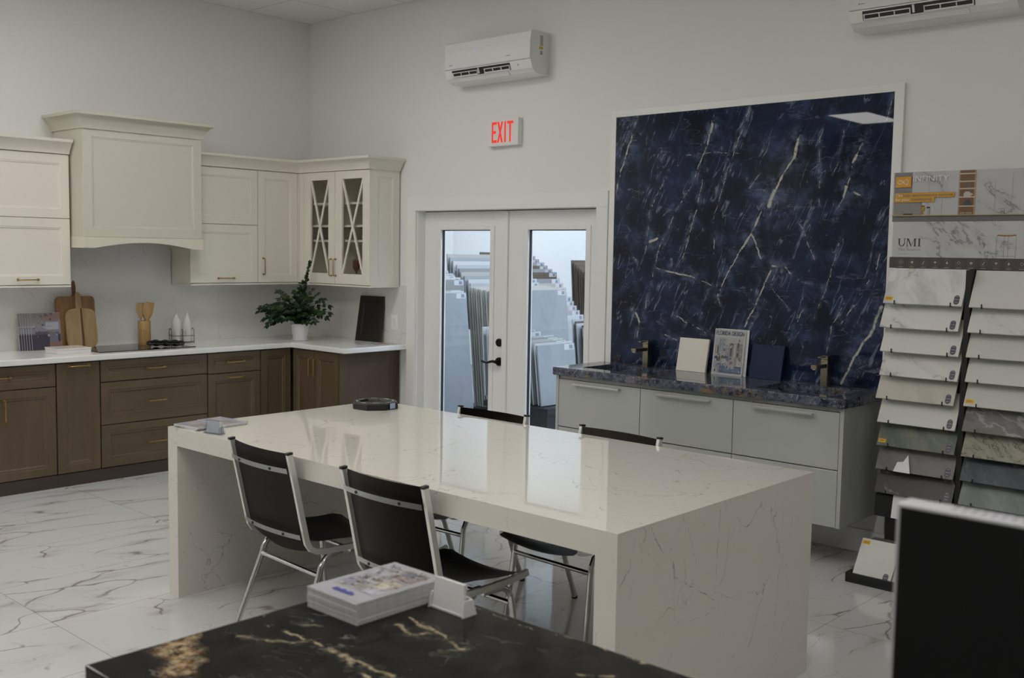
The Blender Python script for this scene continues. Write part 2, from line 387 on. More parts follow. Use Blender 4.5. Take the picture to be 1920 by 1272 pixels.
def mat_blue():
    t = NT('navy_marble_slab')
    s = t.n('SeparateXYZ', {0: t.n('NewGeometry').outputs['Position']})
    Q = t.n('CombineXYZ', {0: s.outputs[0], 1: s.outputs[2]}).outputs[0]
    W = t.warp(Q, 9, .035, 4)
    W = t.warp(W, 45, .010, 3)
    d = seg_dist(t, W, VEINS)
    brk = t.ramp(t.noise(Q, 26, 4, .65), .30, .55)
    core = t.math('MULTIPLY', t.ramp(d, .5, 1.5, 1, 0), t.ramp(brk, 0, 1, .25, 1))
    halo = t.math('MULTIPLY', t.ramp(d, 1, 16, 1, 0), t.ramp(t.noise(Q, 12, 4, .7), .4, .72))
    # fine hair veins, mostly steep diagonals, and flecks
    R = t.n('VectorRotate', {'Vector': Q, 'Angle': .42}, rotation_type='Z_AXIS').outputs[0]
    h1 = t.vein(t.warp(t.vec('MULTIPLY', R, (5.5, .8, 1)), 2.5, .35, 4), 1.7, .012, 3)
    h1 = t.math('MULTIPLY', h1, t.ramp(t.noise(Q, 6, 4, .65), .44, .60))
    h2 = t.vein(t.warp(t.vec('MULTIPLY', Q, (1.2, 4, 1)), 3, .5, 4), 1.9, .010, 3)
    h2 = t.math('MULTIPLY', h2, t.ramp(t.noise(t.vec('ADD', Q, (4, 4, 0)), 5, 4, .7), .48, .62))
    fl = t.math('MULTIPLY', t.ramp(t.noise(t.vec('MULTIPLY', t.warp(Q, 10, .06), (7, 24, 1)), 1.6, 4, .7), .64, .74), t.ramp(t.noise(Q, 2.6, 3), .48, .62))
    base = t.mix(t.ramp(t.noise(W, 3.0, 5, .65), .35, .68), (.0075,.0105,.021,1), (.014,.0235,.060,1))
    base = t.mix(t.math('MULTIPLY', t.ramp(t.noise(t.vec('ADD', Q, (8, 1, 0)), 5.5, 6, .7), .48, .72), .8), base, (.042,.066,.150,1))
    col = t.mix(t.math('MULTIPLY', halo, .65), base, (.14,.175,.275,1))
    col = t.mix(t.math('MULTIPLY', t.math('MAXIMUM', h1, t.math('MULTIPLY', h2, .6)), .6), col, (.26,.30,.38,1))
    col = t.mix(t.math('MULTIPLY', fl, .45), col, (.30,.33,.38,1))
    col = t.mix(core, col, (.50,.485,.43,1))
    return t.bsdf(col, .015, spec=.26)
M['blue'] = mat_blue()
def mat_bahia():
    t = NT('mottled_blue_granite'); v = t.coord()
    W = t.warp(v, 12, .05, 4)
    n = t.noise(W, 22, 6, .75)
    col = t.mix(t.ramp(n, .36, .62), (.016,.022,.042,1), (.125,.135,.175,1))
    col = t.mix(t.ramp(t.noise(W, 60, 4, .7), .56, .7), col, (.34,.34,.36,1))
    g = t.math('MULTIPLY', t.ramp(t.noise(t.vec('ADD', v, (3, 2, 1)), 5, 3), .56, .66), t.ramp(t.noise(W, 45, 3), .45, .6))
    col = t.mix(t.math('MULTIPLY', g, .8), col, (.24,.165,.07,1))
    return t.bsdf(col, .06, spec=.5)
M['bahia'] = mat_bahia()
STONE = [(5.888,-4.569,5.953,-4.549,.0032),(5.953,-4.549,6.031,-4.509,.0032),(6.031,-4.509,6.068,-4.477,.0032),(6.068,-4.477,6.109,-4.472,.0032),(6.109,-4.472,6.187,-4.477,.0032),(6.187,-4.477,6.304,-4.479,.0032),(5.856,-4.457,5.947,-4.482,.002),(5.947,-4.482,6.013,-4.481,.002),(6.013,-4.481,6.07,-4.475,.002),(6.099,-4.247,6.143,-4.259,.0024),(6.143,-4.259,6.201,-4.267,.0034),(6.201,-4.267,6.27,-4.287,.0034),(6.27,-4.287,6.306,-4.299,.0024),(6.107,-4.295,6.166,-4.316,.0042),(6.166,-4.316,6.196,-4.28,.0042),(6.269,-4.348,6.281,-4.324,.0034),(6.281,-4.324,6.3,-4.293,.0034),(6.137,-4.096,6.249,-4.11,.0012),(6.249,-4.11,6.343,-4.111,.0012),(6.343,-4.111,6.46,-4.084,.0012),(6.491,-4.102,6.585,-4.101,.002),(6.585,-4.101,6.696,-4.079,.002),(5.96,-4.443,6.006,-4.41,.002),(6.174,-4.478,6.232,-4.509,.004),(6.232,-4.509,6.276,-4.518,.004),(6.539,-4.224,6.594,-4.176,.002)]
GOLD = [(5.87,-4.66,5.93,-4.69,.034),(5.92,-4.68,6.01,-4.745,.022),(5.875,-4.63,5.89,-4.66,.016),(5.99,-4.69,6.02,-4.72,.014)]
def mat_stone():
    t = NT('black_granite_gold_vein')
    s = t.n('SeparateXYZ', {0: t.n('NewGeometry').outputs['Position']})
    Q = t.n('CombineXYZ', {0: s.outputs[0], 1: s.outputs[1], 2: s.outputs[2]}).outputs[0]
    Q2 = t.n('CombineXYZ', {0: s.outputs[0], 1: s.outputs[1]}).outputs[0]
    W = t.warp(t.warp(Q2, 11, .05, 4), 45, .018, 4)
    d = seg_dist(t, W, STONE)
    v = t.math('MULTIPLY', t.ramp(d, .3, 2.2, 1, 0), t.ramp(t.noise(Q2, 34, 4, .7), .26, .62))
    hl = t.math('MULTIPLY', t.ramp(d, 1, 9, 1, 0), t.ramp(t.noise(Q2, 30, 5, .75), .48, .72))
    R = t.n('VectorRotate', {'Vector': Q, 'Angle': -.35}, rotation_type='Z_AXIS').outputs[0]
    hz = t.vein(t.warp(t.vec('MULTIPLY', R, (3, 9, 3)), 3, .35, 4), 1.5, .014, 4)
    hz = t.math('MULTIPLY', hz, t.ramp(t.noise(Q, 6, 3), .46, .62))
    h2 = t.math('MULTIPLY', t.ramp(t.noise(t.vec('MULTIPLY', t.warp(R, 12, .08, 4), (16, 60, 20)), 1.0, 5, .7), .60, .76), t.ramp(t.noise(Q, 4, 3), .45, .65))
    base = t.mix(t.ramp(t.noise(Q, 18, 6, .75), .35, .7), (.007,.0067,.0062,1), (.024,.0225,.0205,1))
    col = t.mix(t.math('MULTIPLY', hz, .6), base, (.20,.19,.165,1))
    col = t.mix(t.math('MULTIPLY', h2, .45), col, (.20,.195,.18,1))
    col = t.mix(t.math('MULTIPLY', hl, .55), col, (.19,.17,.13,1))
    gd = seg_dist(t, t.warp(t.warp(Q2, 10, .07, 3), 60, .035, 4), GOLD)
    gm = t.math('MULTIPLY', t.ramp(gd, .4, 1.7, 1, 0), t.ramp(t.noise(Q2, 50, 5, .75), .34, .58))
    gold = t.mix(t.ramp(t.noise(Q2, 42, 5, .75), .36, .62), (.17,.075,.015,1), (.45,.36,.22,1))
    col = t.mix(v, col, (.40,.335,.21,1))
    col = t.mix(gm, col, gold)
    return t.bsdf(col, .09, spec=.07)
M['stone'] = mat_stone()
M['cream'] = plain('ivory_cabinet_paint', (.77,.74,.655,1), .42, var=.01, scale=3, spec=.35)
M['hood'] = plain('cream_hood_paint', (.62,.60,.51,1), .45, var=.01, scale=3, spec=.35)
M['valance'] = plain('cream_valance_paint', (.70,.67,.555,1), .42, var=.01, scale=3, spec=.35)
M['cream_dark'] = plain('cream_reveal', (.22,.20,.15,1), .6)
M['walnut'] = tree_wood('taupe_stained_maple', (.098,.070,.038,1), (.124,.090,.053,1), .42, 1.0)
M['walnut_h'] = tree_wood('taupe_stained_maple_rail', (.098,.070,.038,1), (.124,.090,.053,1), .42, 1.0, 'Y')
M['walnut_end'] = tree_wood('dark_stained_end_panel', (.066,.043,.023,1), (.084,.056,.031,1), .65, 1.0)
M['walnut_dark'] = plain('dark_cabinet_carcass', (.030,.022,.015,1), .6)
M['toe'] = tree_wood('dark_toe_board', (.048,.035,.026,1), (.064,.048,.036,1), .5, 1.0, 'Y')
M['brass'] = plain('brushed_brass', (.46,.32,.10,1), .3, 1.0, var=.03)
M['chrome'] = plain('polished_chrome', (.66,.66,.66,1), .12, 1.0, var=.01)
M['chrome_flat'] = plain('satin_chrome_bar', (.78,.78,.76,1), .34, .65, var=.03)
M['steel'] = plain('brushed_steel', (.66,.66,.65,1), .3, .8, var=.03)
M['nickel'] = plain('champagne_nickel', (.33,.29,.22,1), .3, 1.0, var=.03)
M['vinyl'] = plain('dark_brown_vinyl', (.048,.039,.033,1), .45, spec=.25, var=.15, scale=120, bstr=.08)
M['seat_vinyl'] = plain('black_vinyl', (.016,.012,.010,1), .40, var=.2, scale=120, bstr=.08)
M['rubber'] = plain('black_rubber', (.012,.012,.012,1), .55)
M['black'] = plain('black_plastic', (.012,.012,.013,1), .35)
M['black_matte'] = plain('matte_black', (.010,.010,.011,1), .6)
M['bronze'] = plain('oil_rubbed_bronze', (.018,.016,.014,1), .35, .6)
M['screen_off'] = plain('dark_screen', (.0035,.0035,.004,1), .55, spec=.25)
M['white'] = plain('white_plastic', (.80,.80,.79,1), .3, var=.01)
M['white_gloss'] = plain('glossy_white_plastic', (.80,.80,.80,1), .12, var=.01, coat=.4)
M['paper'] = plain('white_paper', (.78,.78,.77,1), .6, var=.02)
M['paper_edge'] = plain('page_edges', (.60,.60,.61,1), .7, var=.15, scale=90)
M['grey_gloss'] = plain('pale_grey_lacquer', (.45,.46,.435,1), .08, var=.008, scale=3, coat=.5)
M['grey_case'] = plain('grey_cabinet_case', (.50,.505,.48,1), .22, var=.01)
M['gap'] = plain('shadow_gap', (.03,.03,.028,1), .7)
M['red'] = plain('lit_red_letter', (.80,.03,.02,1), .4, emit=(1,.045,.03,1), estr=.45)
M['ink'] = plain('dark_ink', (.025,.025,.03,1), .6)
M['ink_blue'] = plain('navy_ink', (.03,.04,.12,1), .6)
M['ink_white'] = plain('white_print', (.75,.75,.75,1), .5)
M['ink_grey'] = plain('grey_print', (.22,.22,.22,1), .6)
M['yellow'] = plain('yellow_label', (.72,.42,.01,1), .5)
M['bamboo'] = tree_wood('bamboo', (.36,.215,.075,1), (.45,.28,.11,1), .5, 3.0)
M['utensil'] = tree_wood('pale_beech', (.40,.25,.105,1), (.50,.33,.155,1), .55, 3.0)
M['board_big'] = tree_wood('warm_teak', (.20,.105,.035,1), (.30,.165,.06,1), .5, 2.0)
M['board_small'] = tree_wood('pale_acacia', (.33,.215,.10,1), (.44,.30,.155,1), .55, 1.6)
M['strap'] = tree_wood('dark_acacia', (.13,.055,.02,1), (.19,.085,.035,1), .5, 2.0)
M['glass_black'] = plain('black_ceramic_glass', (.008,.008,.009,1), .04)
M['ceramic'] = plain('glazed_white_ceramic', (.74,.73,.70,1), .18, var=.01)
M['leaf'] = None
def mat_leaf():
    t = NT('zz_plant_leaf'); v = t.coord()
    f = t.noise(v, 9, 3)
    g = t.n('NewGeometry').outputs['Random Per Island']
    col = t.mix(f, (.006,.018,.007,1), (.018,.050,.014,1))
    col = t.mix(t.ramp(g, .75, 1.0, 0, .6), col, (.045,.10,.02,1))
    return t.bsdf(col, .28, spec=.5)
M['leaf'] = mat_leaf()
M['stem'] = plain('green_stem', (.03,.06,.015,1), .4)
M['soil'] = plain('potting_soil', (.02,.015,.01,1), .9, var=.4, scale=80, bstr=.5)
M['cardw'] = plain('white_card', (.72,.72,.72,1), .5)
def mat_paint(name, rough=.4, k=1.0):
    t = NT(name)
    a = t.n('Attribute', attribute_name='Col').outputs['Color']
    f = t.noise(t.coord(), 60, 3)
    col = t.mix(t.math('MULTIPLY', f, .12), a, (.2,.2,.2,1))
    return t.bsdf(col, rough)
M['print'] = mat_paint('printed_picture', .35)
def mat_glass(name, tint=(1,1,1,1), refl=.05):
    t = NT(name)
    fc = t.n('LayerWeight', {'Blend': .5}).outputs['Facing']
    fr = t.math('ADD', refl, t.math('MULTIPLY', t.math('POWER', fc, 5.0), .9))
    n = t.noise(t.coord(), 2.0, 1)
    tr = t.n('BsdfTransparent', {0: t.mix(n, tint, tuple(c*.99 for c in tint[:3])+(1,))})
    gl = t.n('BsdfGlossy', {'Roughness': .0})
    mx = t.n('MixShader', {0: fr, 1: tr.outputs[0], 2: gl.outputs[0]})
    t.t.links.new(mx.outputs[0], t.out.inputs[0]); return t.mat
M['pane'] = mat_glass('clear_door_glass', (.93,.96,1,1))
M['pane_cab'] = mat_glass('cabinet_glass', (.88,.88,.84,1), .03)
M['acrylic'] = mat_glass('clear_acrylic', (.86,.88,.9,1))
def mat_emit(name, col, k):
    t = NT(name)
    n = t.noise(t.coord(), 1.0, 1)
    e = t.n('Emission', {0: t.mix(n, col, tuple(c*.985 for c in col[:3])+(1,)), 1: k})
    t.t.links.new(e.outputs[0], t.out.inputs[0]); return t.mat
M['lamp'] = mat_emit('lit_troffer_diffuser', (1,.985,.955,1), LAMP)
M['daylight_fill'] = mat_emit('added_daylight_panel', (.78,.885,1,1), DAYLIGHT_FILL)

def stone_tile(name, base, vein, width=.012, amt=.7, rough=.2, scale=1.0, seed=0.0, second=None, rot=.6, gate=.48):
    t = NT(name); v = t.vec('ADD', t.coord(), (seed*3.7, seed*1.3, seed*2.1))
    R = t.n('VectorRotate', {'Vector': v, 'Angle': rot}, rotation_type='Y_AXIS').outputs[0]
    R = t.vec('MULTIPLY', R, (7*scale, 7*scale, 3*scale))
    W = t.warp(R, 1.8, .6, 4)
    col = base
    if second:
        col = t.mix(t.ramp(t.noise(W, 1.6, 5, .6), .42, .66), base, second)
    k = t.math('MULTIPLY', t.vein(W, 1.1, width, 5, .55), t.ramp(t.noise(R, .9, 3), gate, gate+.16))
    k2 = t.math('MULTIPLY', t.vein(W, 1.1, width*5, 4, .5), .25)
    col = t.mix(t.math('MULTIPLY', t.math('MAXIMUM', k, t.math('MULTIPLY', k2, t.ramp(t.noise(R, .9, 3), gate, gate+.16))), amt), col, vein)
    return t.bsdf(col, max(rough, .32), spec=.25)

# ------------------------------------------------------------------ the setting
H = 3.661
XR, YF = 11.2, -11.0            # far walls behind the viewer
struct('floor', MB().box(-.12, XR, YF, 0, -.1, 0), M['floor'])
struct('ceiling', MB().box(-.12, XR, YF, 0, H, H+.1), M['ceiling'])
struct('wall_left', MB().box(-.14, 0, YF, .14, 0, H), M['wall'])
w = MB()
w.box(0, 1.432, 0, .14, 0, H); w.box(3.261, XR, 0, .14, 0, H); w.box(1.432, 3.261, 0, .14, 2.0, H)
struct('wall_back', w, M['wall'])
struct('wall_right', MB().box(XR, XR+.14, YF, .14, 0, H), M['wall'])
struct('wall_front', MB().box(-.14, XR+.14, YF-.14, YF, 0, H), M['wall'])
struct('baseboard_back', MB().box(3.372, XR, -.016, 0, 0, .135, .003), M['trim'])
# door casing
t = MB()
t.box(1.326, 1.426, -.02, 0, 0, 2.0, .003); t.box(3.261, 3.362, -.02, 0, 0, 2.0, .003); t.box(1.326, 3.362, -.02, 0, 2.0, 2.108, .003)
t.box(1.4322, 1.4362, 0.0, .138, 0, 1.998); t.box(3.2535, 3.2608, 0, .138, 0, 1.998); t.box(1.4362, 3.2535, 0, .138, 1.9978, 1.9998)
struct('trim_1', t, M['trim'])
# frame round the marble panel
t = MB()
t.box(3.373, 3.417, -.022, 0, .135, 2.636, .002); t.box(5.311, 5.365, -.022, 0, .135, 2.636, .002); t.box(3.417, 5.311, -.022, 0, 2.592, 2.636, .002)
struct('trim_2', t, M['trim'])
# the two glazed door leaves
def leaf(n, x0, x1, gx0, gx1):
    Y = .078; m = mB(Y)
    g0, g1 = .27, 1.849
    b = MB()
    b.box(x0, gx0-.035, Y, Y+.042, .008, 1.992, .002); b.box(gx1+.035, x1, Y, Y+.042, .008, 1.992, .002)
    b.box(gx0-.035, gx1+.035, Y, Y+.042, .008, g0-.035); b.box(gx0-.035, gx1+.035, Y, Y+.042, g1+.03, 1.992)
    d = struct('door_%d' % n, b, M['trim'])
    f = MB()
    for (a, c, e, h) in ((gx0-.044, gx0, g0-.044, g1+.030), (gx1, gx1+.044, g0-.044, g1+.030)):
        f.box(a, c, Y-.010, Y+.05, e, h, .004)
    f.box(gx0, gx1, Y-.010, Y+.05, g0-.044, g0, .004); f.box(gx0, gx1, Y-.010, Y+.05, g1, g1+.030, .004)
    obj('glazing_frame', f, M['trim'], d)
    p = MB(); p.face([(gx0, Y+.02, g0), (gx1, Y+.02, g0), (gx1, Y+.02, g1), (gx0, Y+.02, g1)])
    obj('glass_pane', p, M['pane'], d)
    s = MB(); s.box(gx0-.001, gx0+.007, Y+.012, Y+.030, g0, g1); s.box(gx1-.004, gx1+.001, Y+.012, Y+.030, g0, g1); s.box(gx0, gx1, Y+.012, Y+.030, g1-.006, g1+.001)
    obj('glazing_seal', s, M['black_matte'], d)
    return d
d1 = leaf(1, 1.437, 2.336, 1.632, 2.177)
d2 = leaf(2, 2.343, 3.252, 2.563, 3.106)
obj('astragal', MB().box(2.318, 2.366, .060, .078, .01, 1.985, .004), M['trim'], d2)
obj('deadbolt', MB().tube([(2.284,.078,.993),(2.284,.066,.993),(2.284,.060,.993)], [.031,.031,.026], 24), M['bronze'], d1)
lv = MB().tube([(2.287,.078,.847),(2.287,.064,.847),(2.287,.058,.847)], [.033,.033,.028], 24)
lv.tube([(2.287,.06,.847),(2.287,.030,.847)], .011, 12)
lv.tube([(2.287,.030,.847),(2.262,.027,.851),(2.235,.026,.845),(2.205,.026,.836),(2.175,.026,.838),(2.150,.026,.846)], [.012,.011,.010,.009,.009,.011], 12)
obj('lever_handle', lv, M['bronze'], d1)
obj('weather_strip', MB().box(1.436, 3.252, .082, .118, 1.9925, 1.9975), M['black_matte'], d1)
# ------------------------------------------------------------------ kitchen on the left wall
FX, FY, UD, UDB = .602, -.630, .297, -.331
CT, CZ = .041, .915
def shaker(mb, m, u0, u1, v0, v1, r=.06, t=.02, deep=.009):
    mb.rings(m, u0, u1, v0, v1, [(0, -t), (0, -.0015), (.0015, 0), (r, 0), (r+.003, -.003), (r+.010, -.0035), (r+.013, -deep), ])
    return mb
def raised(mb, m, u0, u1, v0, v1, r=.05, t=.02):
    mb.rings(m, u0, u1, v0, v1, [(0, -t), (0, -.0015), (.0015, 0), (r, 0), (r+.003, -.0035), (r+.016, -.005), (r+.022, -.0105), (r+.026, -.0115)])
    return mb
def pull(m, a, b, parent, mat='brass', off=.028, r=.0045):
    (u0, v0), (u1, v1) = a, b
    du, dv = (u1-u0), (v1-v0); L = math.hypot(du, dv); du /= L; dv /= L
    mb = MB()
    k = .008
    mb.tube([m(u0, v0, -.001), m(u0, v0, off-k), m(u0+du*k*.4, v0+dv*k*.4, off-k*.3), m(u0+du*k, v0+dv*k, off), m(u1-du*k, v1-dv*k, off), m(u1-du*k*.4, v1-dv*k*.4, off-k*.3), m(u1, v1, off-k), m(u1, v1, -.001)], r, 8)
    for u, v in (a, b): mb.tube([m(u, v, -.001), m(u, v, .004)], .009, 12)
    return obj('handle', mb, M[mat], parent)
mF = mL(FX); mR = mB(FY)
def base_unit(label, y0, y1, fronts, x1=FX):
    """fronts: (name, z0, z1, handle ((u,v),(u,v)) or None)"""
    c = thing('base_cabinet', label, 'cabinet', (.30, (y0+y1)/2, 0), 'base cabinets under the kitchen counter')
    obj('carcass', MB().box(.014, FX-.0205, y0+.0005, y1-.0005, .09, CZ-CT-.001), M['walnut_dark'], c)
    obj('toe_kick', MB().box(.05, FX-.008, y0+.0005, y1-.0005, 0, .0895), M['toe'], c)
    for nm, z0, z1, h in fronts:
        d = obj(nm, raised(MB(), mF, y0+.0042, y1-.0042, z0, z1, .042 if nm == 'drawer' and z1-z0 < .2 else .055), M['walnut_h' if nm == 'drawer' else 'walnut'], c)
        if h: pull(mF, h[0], h[1], d)
    return c
zt = CZ-CT-.010
base_unit('brown base cabinet with one drawer over a door, leftmost under the counter', -3.25, -2.571,
    [('drawer', .712, zt, ((-2.985,.794),(-2.875,.794))), ('door', .096, .706, ((-2.92,.64),(-2.92,.50)))])
base_unit('narrow brown pull-out base cabinet left of the three-drawer unit', -2.571, -2.258, [('door', .096, zt, ((-2.48,.842),(-2.338,.842)))])
base_unit('wide brown base cabinet with three drawers under the cooktop', -2.258, -1.405,
    [('drawer', .714, zt, ((-1.902,.791),(-1.762,.791))), ('drawer', .405, .708, ((-1.90,.55),(-1.76,.55))), ('drawer', .096, .399, ((-1.90,.245),(-1.76,.245)))])
base_unit('brown base cabinet with a drawer over a pull-out door right of the three drawers', -1.405, -.928,
    [('drawer', .707, zt, ((-1.229,.789),(-1.083,.789))), ('door', .096, .701, ((-1.225,.669),(-1.083,.669)))])
base_unit('plain brown corner base cabinet door without a handle', -.928, -.634, [('door', .096, zt, None)])
c = thing('base_cabinet', 'brown two-door base cabinet facing the room at the end of the corner run', 'cabinet', (.92, -.31, 0), 'base cabinets under the kitchen counter')
obj('carcass', MB().box(FX+.001, 1.217, FY+.0205, -.014, .09, CZ-CT-.001), M['walnut_dark'], c)
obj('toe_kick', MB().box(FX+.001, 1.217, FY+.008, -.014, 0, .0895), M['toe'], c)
d = obj('door', raised(MB(), mR, .625, .900, .096, zt, .05), M['walnut'], c); pull(mR, (.868,.800), (.868,.662), d)
d = obj('door', raised(MB(), mR, .905, 1.214, .096, zt, .05), M['walnut'], c); pull(mR, (.934,.800), (.934,.662), d)
obj('end_panel', shaker(MB(), mL(1.239), -.628, -.014, .0, zt+.008, .075, .02, .006), M['walnut_end'], c)['label'] = 'dark stained end panel'
# counter top: one L-shaped slab with eased edges
def l_prism(mb, pts, z0, z1, ease=.008):
    n = len(pts)
    def inset(k):
        out = []
        for i in range(n):
            p, a, b = Vector(pts[i]), Vector(pts[i-1]), Vector(pts[(i+1) % n])
            d0, d1 = (p-a).normalized(), (b-p).normalized()
            n0, n1 = Vector((-d0.y, d0.x)), Vector((-d1.y, d1.x))
            mm = n0+n1; mm = mm/mm.dot(n0)
            out.append(p+mm*k)
        return out
    R = []
    for k, z in ((ease*.6, z0), (0, z0+ease*.6), (0, z1-ease), (ease*.3, z1-ease*.3), (ease, z1)):
        R.append([mb.bm.verts.new((p.x, p.y, z)) for p in inset(k)])
    for a, b in zip(R, R[1:]):
        for i in range(n): mb.bm.faces.new((a[i], a[(i+1) % n], b[(i+1) % n], b[i]))
    mb.bm.faces.new(R[0][::-1]); mb.bm.faces.new(R[-1]); return mb
rc = [(1.332-.035+.035*math.sin(a), -.658+.035-.035*math.cos(a)) for a in (0, PI/8, PI/4, 3*PI/8, PI/2)]
pts = [(.0008, -3.25), (.640, -3.25), (.640, -.658)] + rc + [(1.332, -.0008), (.0008, -.0008)]
tag(obj('countertop', l_prism(MB(), pts, CZ-CT, CZ), M['counter'], smooth=40), 'white quartz L-shaped countertop on the brown base cabinets', 'countertop')
b = MB(); b.box(.0005, .0125, -3.25, -.0130, CZ+.0003, 1.383); b.box(.0005, .0125, -2.29, -1.375, 1.383, 1.735)
tag(obj('backsplash', b, M['splash']), 'white veined stone backsplash behind the cooktop on the left wall', 'backsplash')
b = MB(); b.box(.013, 1.325, -.0125, -.0005, CZ+.0003, 1.392)
tag(obj('backsplash', b, M['splash']), 'white stone backsplash behind the potted plant beside the door', 'backsplash')
# wall cabinets
UB, UT = 1.397, 2.335
CROWN = [(0, 2.322), (.012, 2.322), (.016, 2.345), (.032, 2.362), (.048, 2.390), (.070, 2.402), (.074, 2.421), (0, 2.421)]
def upper(label, y0, y1):
    c = thing('wall_cabinet', label, 'cabinet', (.15, (y0+y1)/2, 1.38), 'cream wall cabinets')
    obj('carcass', MB().box(.013, UD-.0205, y0+.0005, y1-.0005, UB-.005, UT-.002), M['cream'], c)
    obj('light_rail', MB().box(.013, UD+.004, y0+.0005, y1-.0005, 1.379, UB-.0055, .002), M['cream'], c)
    return c
mU, mUB = mL(UD), mB(UDB)
def flip_pair(c, y0, y1, hy):
    obj('door', shaker(MB(), mU, y0+.002, y1-.002, 1.869, 2.318, .062), M['cream'], c)
    d = obj('door', shaker(MB(), mU, y0+.002, y1-.002, UB, 1.865, .062), M['cream'], c)
    pull(mU, (hy[0], 1.434), (hy[1], 1.434), d)
c = upper('cream wall cabinet with two stacked doors left of the range hood', -3.25, -2.315)
flip_pair(c, -3.25, -2.315, (-2.688, -2.549))
obj('crown', MB().sweep([(UD-.02, -3.25), (UD-.02, -2.3155)], [(o+.02 if o else 0, z) for o, z in CROWN]), M['cream'], c)
c = upper('cream wall cabinet with two stacked doors right of the range hood', -1.366, -.745)
flip_pair(c, -1.366, -.745, (-1.117, -.976))
c = upper('tall single-door cream wall cabinet between stacked doors and corner', -.743, -.333)
obj('corner_stile', MB().box(UD-.0204, UD, -.3495, -.3320, UB, 2.318), M['cream'], c)
d = obj('door', shaker(MB(), mU, -.741, -.352, UB, 2.318, .062), M['cream'], c); pull(mU, (-.694,1.597), (-.694,1.465), d)
# corner cabinet with glazed doors: hollow, with shelves
c = thing('wall_cabinet', 'cream corner wall cabinet with two X-mullion glass doors', 'cabinet', (.78, -.17, 1.38), 'cream wall cabinets')
b = MB()
b.box(UD+.004, UD+.024, -.311, -.013, UB-.005, UT-.002); b.box(1.190, 1.2055, -.311, -.013, UB-.005, UT-.002)
b.box(UD+.024, 1.190, -.311, -.013, UB-.005, UB+.012); b.box(UD+.024, 1.190, -.311, -.013, UT-.03, UT-.002); b.box(UD+.024, 1.190, -.022, -.013, UB+.012, UT-.03)
b.box(UD+.0015, .366, -.331, -.3115, UB, 2.318)
obj('carcass', b, M['cream'], c)
for z in (2.05, 1.865, 1.742): obj('shelf', MB().box(UD+.025, 1.189, -.29, -.023, z, z+.018), M['cream'], c)
def glazed(u0, u1, hu):
    v0, v1 = UB, 2.318; g0, g1, k0, k1 = u0+.090, u1-.086, v0+.085, v1-.065
    b = MB(); t = .02
    for (a, e, f, h) in ((u0, g0, v0, v1), (g1, u1, v0, v1), (g0, g1, v0, k0), (g0, g1, k1, v1)): b.mbox(mUB, a, e, f, h, -.0195, 0, .0012)
    d = obj('door', b, M['cream'], c)
    x = MB()
    for s in (0, 1):
        ua, ub = (g0, g1) if s == 0 else (g1, g0)
        wv = .019; L = math.hypot(ub-ua, k1-k0); px, py = -(k1-k0)/L*wv/2, (ub-ua)/L*wv/2
        if s: px, py = -px, -py
        x.mprism(mUB, [(ua-px, k0-py), (ub-px, k1-py), (ub+px, k1+py), (ua+px, k0+py)], -.0125-.001*s, -.003+.001*s)
    obj('cross_mullion', x, M['cream'], d)
    p = MB(); p.face([mUB(g0, k0, -.014), mUB(g1, k0, -.014), mUB(g1, k1, -.014), mUB(g0, k1, -.014)])
    obj('glass_pane', p, M['pane_cab'], d)
    pull(mUB, (hu, 1.600), (hu, 1.464), d)
glazed(.368, .785, .742); glazed(.789, 1.2285, .800)
obj('side_panel', shaker(MB(), mL(1.226), -.311, -.013, UB-.005, UT, .07, .02, .006), M['cream'], c)
obj('light_rail', MB().box(UD+.006, 1.230, UDB-.004, -.013, 1.379, UB-.0055, .002), M['cream'], c)
# small glasses in the corner cabinet
for k, (x, y, s) in enumerate(((.87,-.25,1.0),(.93,-.27,.9),(1.00,-.265,.8),(1.05,-.26,1.0))):
    g = MB().lathe([(.024*s,0),(.026*s,.004),(.030*s,.075*s),(.027*s,.075*s),(.023*s,.006)], x, y, UB+.0125, 16)
    tag(obj('drinking_glass', g, M['acrylic']), '%s clear glass from the left in the corner glass-door cabinet' % ORD[k], 'glass', 'glasses in the corner cabinet')
g = MB().lathe([(.022,0),(.024,.003),(.006,.012),(.006,.09),(.020,.105),(.030,.130),(.028,.185),(.022,.185)], 0.905, -.20, UB+.0125, 18)
tag(obj('goblet', g, plain('dusky_pink_glass', (.17,.05,.055,1), .3)), 'dark pink goblet behind the right glass door', 'goblet')
g = MB(); 
for x in (.545,.568,.590): g.lathe([(.010,0),(.011,.002),(.010,.03),(.006,.036)], x, -.26, UB+.0125, 10)
tag(obj('figurine', g, M['black']), 'tiny dark figurine trio behind the left glass door', 'figurine')
# crown on the right-hand run
cr = MB().sweep([(UD-.02, -1.3655), (UD-.02, UDB+.02), (1.226-.02, UDB+.02), (1.226-.02, -.0135)], [(o+.02 if o else 0, z) for o, z in CROWN])
tag(obj('crown_molding', cr, M['cream']), 'cream crown molding running round the corner above the wall cabinets', 'molding')
